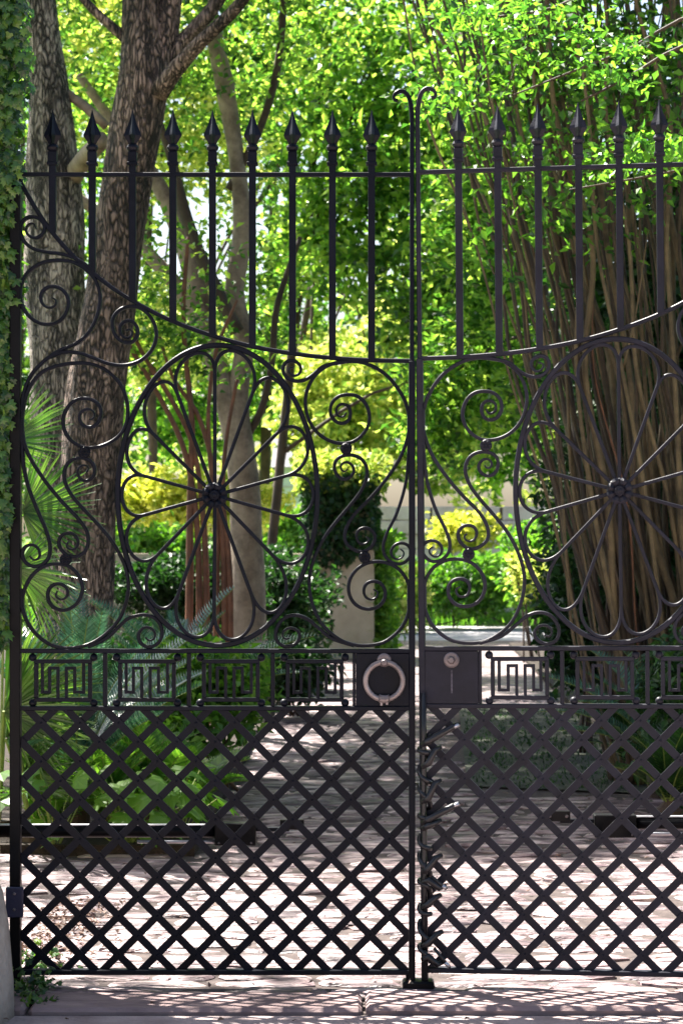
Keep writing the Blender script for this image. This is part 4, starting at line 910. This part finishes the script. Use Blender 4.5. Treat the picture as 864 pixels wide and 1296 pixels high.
shrub('shrub', 'yellow green bush at the left end of the far hedge', 505, 715, 800, 31.5, 70, 3000, 0.11, 0.07, M['lf_yel'], spread=0.15)
shrub('shrub', 'yellow flowering bush before the pale stone wall', 590, 640, 700, 35, 90, 2500, 0.12, 0.08, M['lf_gold'], spread=0.2)
shrub('shrub', 'bush with small gold flowers inside the lower right loop of leaves', 670, 690, 760, 24, 60, 1500, 0.08, 0.05, M['lf_yel'], spread=0.1)
shrub('shrub', 'green bush on the right of the far road', 680, 640, 790, 28, 90, 4000, 0.11, 0.065, M['lf_fern'], spread=0.15)

# far grass strip, wall, house
n = 9000; C = np.stack([rng.uniform(-6, 9, n), rng.uniform(26.8, 33, n), np.zeros(n)], 1)
V, F = leaves(C, rng.normal(0, 0.35, (n, 3)) + [0, 0, 1], rand_unit(n), rng.uniform(0.1, 0.25, n), np.full(n, 0.03))
tag(link('grass', mesh('grass', V, F), M['lf_fern']), 'bright grass strip beyond the far road', 'grass', kind='stuff')
n = 1800; C = np.stack([rng.uniform(0.0, 1, n), rng.uniform(5.3, 11.2, n), np.zeros(n)], 1)
C[:, 0] = np.interp(C[:, 1], [5.3, 11, 19], [0.76, 1.02, 1.38]) + C[:, 0] * 0.95
V, F = leaves(C, rng.normal(0, 0.45, (n, 3)) + [0, 0, 1], rand_unit(n), rng.uniform(0.02, 0.055, n), np.full(n, 0.012))
tag(link('ground_cover', mesh('ground_cover', V, F), M['lf_dark']), 'shaded dark green ground cover along the right side of the driveway', 'ground cover', kind='stuff')

wl = empty('stone_wall', P(560, HOR + CAM_H * FPX / 37, 37), 'low pale pink stone wall beyond the far hedge', 'wall')
hz = [0]; 
blk = MB().box(-0.29, 0.29, -0.2, 0.2, 0, 0.235, 0.015); bme = mesh('stone', np.concatenate(blk.V), blk.F); fixn(bme); bme.materials.append(M['pinkstone'])
for r_ in range(8):
    for q in range(10):
        link('stone', bme, None, wl, (-2.6 + q * 0.6 + (0.3 if r_ % 2 else 0) + rng.normal(0, .008), rng.normal(0, .012), r_ * 0.245))
core = MB().box(-2.8, 3.2, -0.15, 0.15, 0, 1.93).build('core', M['joint'], wl)

hs = empty('house', P(400, HOR + CAM_H * FPX / 52, 52), 'white painted brick house far behind the trees, seen through the left rosette', 'house')
MB().box(-0.95, 1.0, 0, 6, 0, 3.1).build('wall', M['white'], hs)
rf = MB(); rf.add([(-1.1, -0.2, 3.1), (1.15, -0.2, 3.1), (1.15, 6.2, 3.1), (-1.1, 6.2, 3.1), (-1.1, 3, 4.1), (1.15, 3, 4.1)], [[0, 1, 5, 4], [2, 3, 4, 5], [0, 4, 3], [1, 2, 5], [0, 3, 2, 1]]); rf.build('roof', M['roof'], hs)
for q in (0.1,):
    wf = MB().box(q, q + 0.75, -0.05, 0.0, 1.0, 2.3).build('window', M['white'], hs); MB().box(q + 0.06, q + 0.69, -0.07, -0.052, 1.06, 2.24).build('pane', M['glass'], wf)
bc = MB()
for r_ in range(12):
    for q in range(3): bc.box(-0.93 + q * 0.64 + (0.25 if r_ % 2 else 0), -0.93 + q * 0.64 + 0.5, -0.02, 0.0, 0.1 + r_ * 0.25, 0.14 + r_ * 0.25)
tag(bc.build('brick_course', M['pinkstone'], hs), kind='stuff')

# garden wall pier with ivy on top
d = 25; pb = P(437, HOR + CAM_H * FPX / d, d)
pr = empty('wall_pier', pb, 'beige plastered garden wall pier by the driveway with ivy over its top', 'pier')
MB().box(-0.42, 0.34, 0, 0.6, 0, 1.95, 0.015).build('shaft', M['stucco'], pr); MB().box(-3.2, -0.42, 0.15, 0.4, 0, 1.25).build('wall', M['stucco'], pr)
iv = empty('ivy', pb, 'dark ivy mat draped over the top of the beige garden wall pier', 'ivy')
n = 6500; C = np.stack([rng.uniform(-0.5, 0.38, n), rng.uniform(-0.2, 0.65, n), 0.95 + 1.25 * rng.random(n) ** 0.8], 1)
keep = ~((C[:, 1] > 0.0) & (C[:, 2] < 1.9) & (C[:, 0] > -0.42) & (C[:, 0] < 0.34)); C = C[keep]; C = C[C[:, 2] > 0.9 + 0.5 * (C[:, 0] + 0.5)]; n = len(C)
V, F = leaves(C, rand_unit(n) + [0, -0.3, -0.8], rand_unit(n) * 0.5 + [0, -1, 0.4], rng.uniform(0.05, 0.1, n), rng.uniform(0.05, 0.08, n)); link('foliage', mesh('foliage', V, F), M['lf_dark'], iv)
n = 1500; C = np.stack([rng.uniform(-0.6, 0.5, n), rng.uniform(-0.2, 0.6, n), 2.0 + 0.45 * rng.random(n)], 1)
V, F = leaves(C, rand_unit(n), rand_unit(n) + [0, 0, 1], rng.uniform(0.06, 0.12, n), rng.uniform(0.05, 0.08, n)); link('new_growth', mesh('new_growth', V, F), M['lf_yel'], iv)
n = 2200; C = np.stack([rng.normal(0.45, 0.08, n), rng.uniform(0.0, 0.8, n), rng.uniform(0, 1.5, n)], 1)
t = empty('climbing_vine', pb + np.array([0.0, 0, 0]), 'bright leafy vine climbing the right side of the garden wall pier', 'vine')
V, F = leaves(C, rand_unit(n), rand_unit(n) + [0, -.4, 0.6], rng.uniform(0.06, 0.12, n), rng.uniform(0.05, 0.08, n)); link('foliage', mesh('foliage', V, F), M['lf_fern'], t)

# fan palms: a frond is a stalk and a fan of pleated blades
def fan_frond(L=0.55, nb=34, spread=radians(150)):
    V = []; F = []
    for k in range(nb):
        a = -spread / 2 + spread * k / (nb - 1) + rng.normal(0, 0.02); l = L * (0.8 + 0.2 * cos(a)) * rng.uniform(0.88, 1.05)
        e = np.array([sin(a), cos(a), 0]); s = np.array([cos(a), -sin(a), 0]); wq = 0.011
        pts = [(0.02, 0.3), (0.42, 1.0), (0.75, 0.75), (1.0, 0.05)]; b0 = len(V); dr = rng.uniform(0.05, 0.25)
        for tt, ww in pts:
            c = e * l * tt + np.array([0, 0, -dr * l * tt ** 2.6]); V += [c - s * wq * ww + [0, 0, .004], c - [0, 0, .003], c + s * wq * ww + [0, 0, .004]]
        for i in range(3):
            for j in range(2): F.append([b0 + i * 3 + j, b0 + i * 3 + j + 1, b0 + i * 3 + j + 4, b0 + i * 3 + j + 3])
    return mesh('frond', np.array(V), F)
def feather_frond(L=0.95, nl=46, ll=0.16, arch=0.35, wd=0.007, vee=0.5):
    V = []; F = []; 
    for k in range(nl):
        tt = 0.12 + 0.88 * k / (nl - 1); y_ = L * tt; z = arch * L * (tt - tt ** 2.2) ; l = ll * math.sin(pi * (0.10 + 0.86 * tt)) ** 0.7 * (1.0 if k < nl - 1 else .7)
        for sg in (-1, 1):
            e = np.array([sg * 0.85, 0.55, vee]); e /= np.linalg.norm(e); s = np.array([0, 1.0, 0]); b0 = len(V)
            c0 = np.array([0, y_, z]); c1 = c0 + e * l * 0.5; c2 = c0 + e * l + np.array([0, .01, -0.15 * l])
            V += [c0 - s * wd, c0 + s * wd, c1 - s * wd, c1 + s * wd, c2]; F += [[b0, b0 + 2, b0 + 3, b0 + 1], [b0 + 2, b0 + 4, b0 + 3]]
    return mesh('frond', np.array(V), F)
def rachis(L, arch, r=0.006):
    tt = np.linspace(0, 1, 10); pts = np.stack([np.zeros(10), L * tt, arch * L * (tt - tt ** 2.2)], 1)
    V, F = tube(pts, np.linspace(r, r * 0.3, 10), 5); return mesh('midrib', V, F)
def face(az, el, roll=0.0):
    """rotation taking local +Y to direction (azimuth from +Y to +X, elevation)"""
    from mathutils import Euler, Matrix
    return (Matrix.Rotation(-az, 4, 'Z') @ Matrix.Rotation(el, 4, 'X') @ Matrix.Rotation(roll, 4, 'Y')).to_euler()
FAN = [fan_frond() for _ in range(3)]
for m_ in FAN: m_.materials.append(M['lf_palm'])
def fan_palm(label, loc, specs):
    t = empty('fan_palm', loc, label, 'palm')
    tr = MB().tube([(0, 0, 0), (0, 0, 0.12)], 0.06, 10).build('trunk', M['cane2'], t)
    for i, (dx, dy, dz, az, el, roll, s) in enumerate(specs):
        st_ = MB().tube(crom([(0, 0, 0.1), (dx * .45, dy * .5, dz * 0.6), (dx, dy, dz)], 0.1), 0.007, 6).build('stalk', M['rachis'], t)
        f = link('frond', FAN[i % 3], None, t, (dx, dy, dz), face(radians(az), radians(el), radians(roll))); f.scale = (s, s, s)
# hub of the big fan about (25,640) at 10 m
pl_ = P(0, HOR + CAM_H * FPX / 10.2, 10.2)
hub = P(28, 648, 10.2) - pl_; h2 = P(10, 560, 10.6) - pl_; h3 = P(5, 900, 9.9) - pl_; h4 = P(20, 720, 10.0) - pl_
fan_palm('tall fan palm spreading green blades between the ivy and the leaning oak', pl_, [
    (hub[0], hub[1], hub[2], 85, 5, -75, 0.72), (h2[0], h2[1], h2[2], 60, 35, -60, 0.66), (h3[0], h3[1], h3[2], 95, -5, -65, 0.85), (h4[0], h4[1], h4[2], 100, -28, -55, 0.75),
    (-0.5, 0.2, 0.9, -90, 20, 30, 1.0), (-0.2, 0.6, 1.1, -20, 35, 0, 1.0), (-0.4, -0.4, 0.7, -140, 10, 0, 0.9)])
pl2 = P(40, HOR + CAM_H * FPX / 10.0, 10.0) 
fan_palm('low fan palm with yellow green blades beside the hinge stile, below the key panels', pl2, [
    (-0.12, 0.0, P(0, 935, 10)[2], 88, 8, -70, 0.75), (-0.1, -0.1, P(0, 880, 10)[2], 80, 15, -70, 0.85), (-0.05, 0.05, P(0, 985, 10)[2], 95, -10, -60, 0.6), (-0.3, 0.1, 0.4, -80, 20, 20, 0.9), (0, -0.2, .3, 150, 10, 0, .6)])
def feather_plant(name, label, cat, loc, n, L, ll, arch, el, mat, wd, z0=0.05, vee=0.5, nl=46, azr=(0, 360), group=None):
    fm = feather_frond(L, nl, ll, arch, wd, vee); fm.materials.append(mat); rm = rachis(L, arch); rm.materials.append(M['rachis'])
    t = empty(name, loc, label, cat, group)
    MB().lathe([(0, 0.07), (z0 * .6, 0.08), (z0, 0.05), (z0 + 0.04, 0.015)], 10).build('base' if cat == 'fern' else 'trunk', M['cane2'], t)
    for k in range(n):
        az = azr[0] + (azr[1] - azr[0]) * (k + rng.uniform(-.3, .3)) / n; e = rng.uniform(*el); s = rng.uniform(0.8, 1.05); rt = face(radians(az), radians(e), rng.normal(0, 0.15))
        f = link('frond', fm, None, t, (0, 0, z0), rt); f.scale = (s, s, s); g = link('midrib', rm, None, f)
    return t
cy = P(95, HOR + CAM_H * FPX / 10.6, 10.6)
feather_plant('cycad', 'blue green sago cycad with upright feathery fronds in front of the oaks', 'cycad', cy, 26, 1.05, 0.15, 0.28, (15, 82), M['lf_cycad'], 0.006, 0.22, 0.45, 52, group='cycads in the planting beds')
feather_plant('cycad', 'sago cycad behind the greek key panels with fronds arching towards the driveway', 'cycad', P(225, HOR + CAM_H * FPX / 12.4, 12.4), 24, 1.0, 0.15, 0.45, (15, 70), M['lf_cycad'], 0.006, 0.25, 0.45, 48, group='cycads in the planting beds')
feather_plant('cycad', 'small cycad in the deep shade right of the driveway', 'cycad', P(835, HOR + CAM_H * FPX / 12.0, 12.0), 20, 0.8, 0.13, 0.4, (10, 60), M['lf_cycad'], 0.006, 0.2, 0.45, 40, group='cycads in the planting beds')
for i, (px, dd, lab, s) in enumerate(((75, 10.2, 'bright fern at the left end of the bed, beside the hinge stile', .42), (135, 10.3, 'bright fern beside the low fan palm', .46), (190, 10.5, 'bright fern in the middle of the front of the bed', .5), (240, 10.9, 'bright fern at the right end of the bed by the driveway', .42), (160, 11.4, 'fern in the second row beneath the cycad fronds', .5))):
    feather_plant('fern', lab, 'fern', P(px, HOR + CAM_H * FPX / dd, dd) + np.array([0, 0, .04]), 18, s, 0.11, 0.5, (20, 75), M['lf_fern'], 0.009, 0.04, 0.15, 24, group='ferns in the left bed')
for i, (px, dd, lab) in enumerate(((845, 11.0, 'dark fern at the right edge beyond the right lattice'), (800, 12.6, 'dark fern under the right stem clump'))):
    feather_plant('fern', lab, 'fern', P(px, HOR + CAM_H * FPX / dd, dd) + np.array([0, 0, .04]), 16, 0.5, 0.12, 0.5, (20, 70), M['lf_dark'], 0.008, 0.04, 0.15, 24, group='ferns in the right bed')
# broad lobed plants
def broad(label, loc, n, s, mat):
    t = empty('broadleaf_plant', loc, label, 'plant', 'broad leaved plants in the left bed')
    bm_ = mesh('leaf', lobed() + [(0, 0.35, 0.05)], [[k, (k + 1) % 12, 12] for k in range(12)]); bm_.materials.append(mat)
    for k in range(n):
        az = rng.uniform(0, 2 * pi); r_ = rng.uniform(0.05, 0.28); z = rng.uniform(0.12, 0.42); p = (r_ * cos(az), r_ * sin(az), z)
        f = link('leaf', bm_, None, t, p, (rng.uniform(-0.9, -0.1), rng.normal(0, .3), az - pi / 2)); q = s * rng.uniform(.7, 1.2); f.scale = (q, q, q)
        MB().tube([(0, 0, 0), (p[0] * .5, p[1] * .5, z * .7), p], 0.003, 4).build('stalk', M['rachis'], t)
broad('broad lobed green plant at the front of the bed behind the left opener arm', P(160, HOR + CAM_H * FPX / 9.95, 9.95), 24, 0.15, M['lf_fern'])
broad('broad lobed plant at the bed corner beside the driveway', P(225, HOR + CAM_H * FPX / 10.1, 10.1), 22, 0.13, M['lf_fern'])
broad('broad lobed plant behind the hinge stile at the left end of the bed', P(70, HOR + CAM_H * FPX / 9.9, 9.9), 16, 0.11, M['lf_mid'])
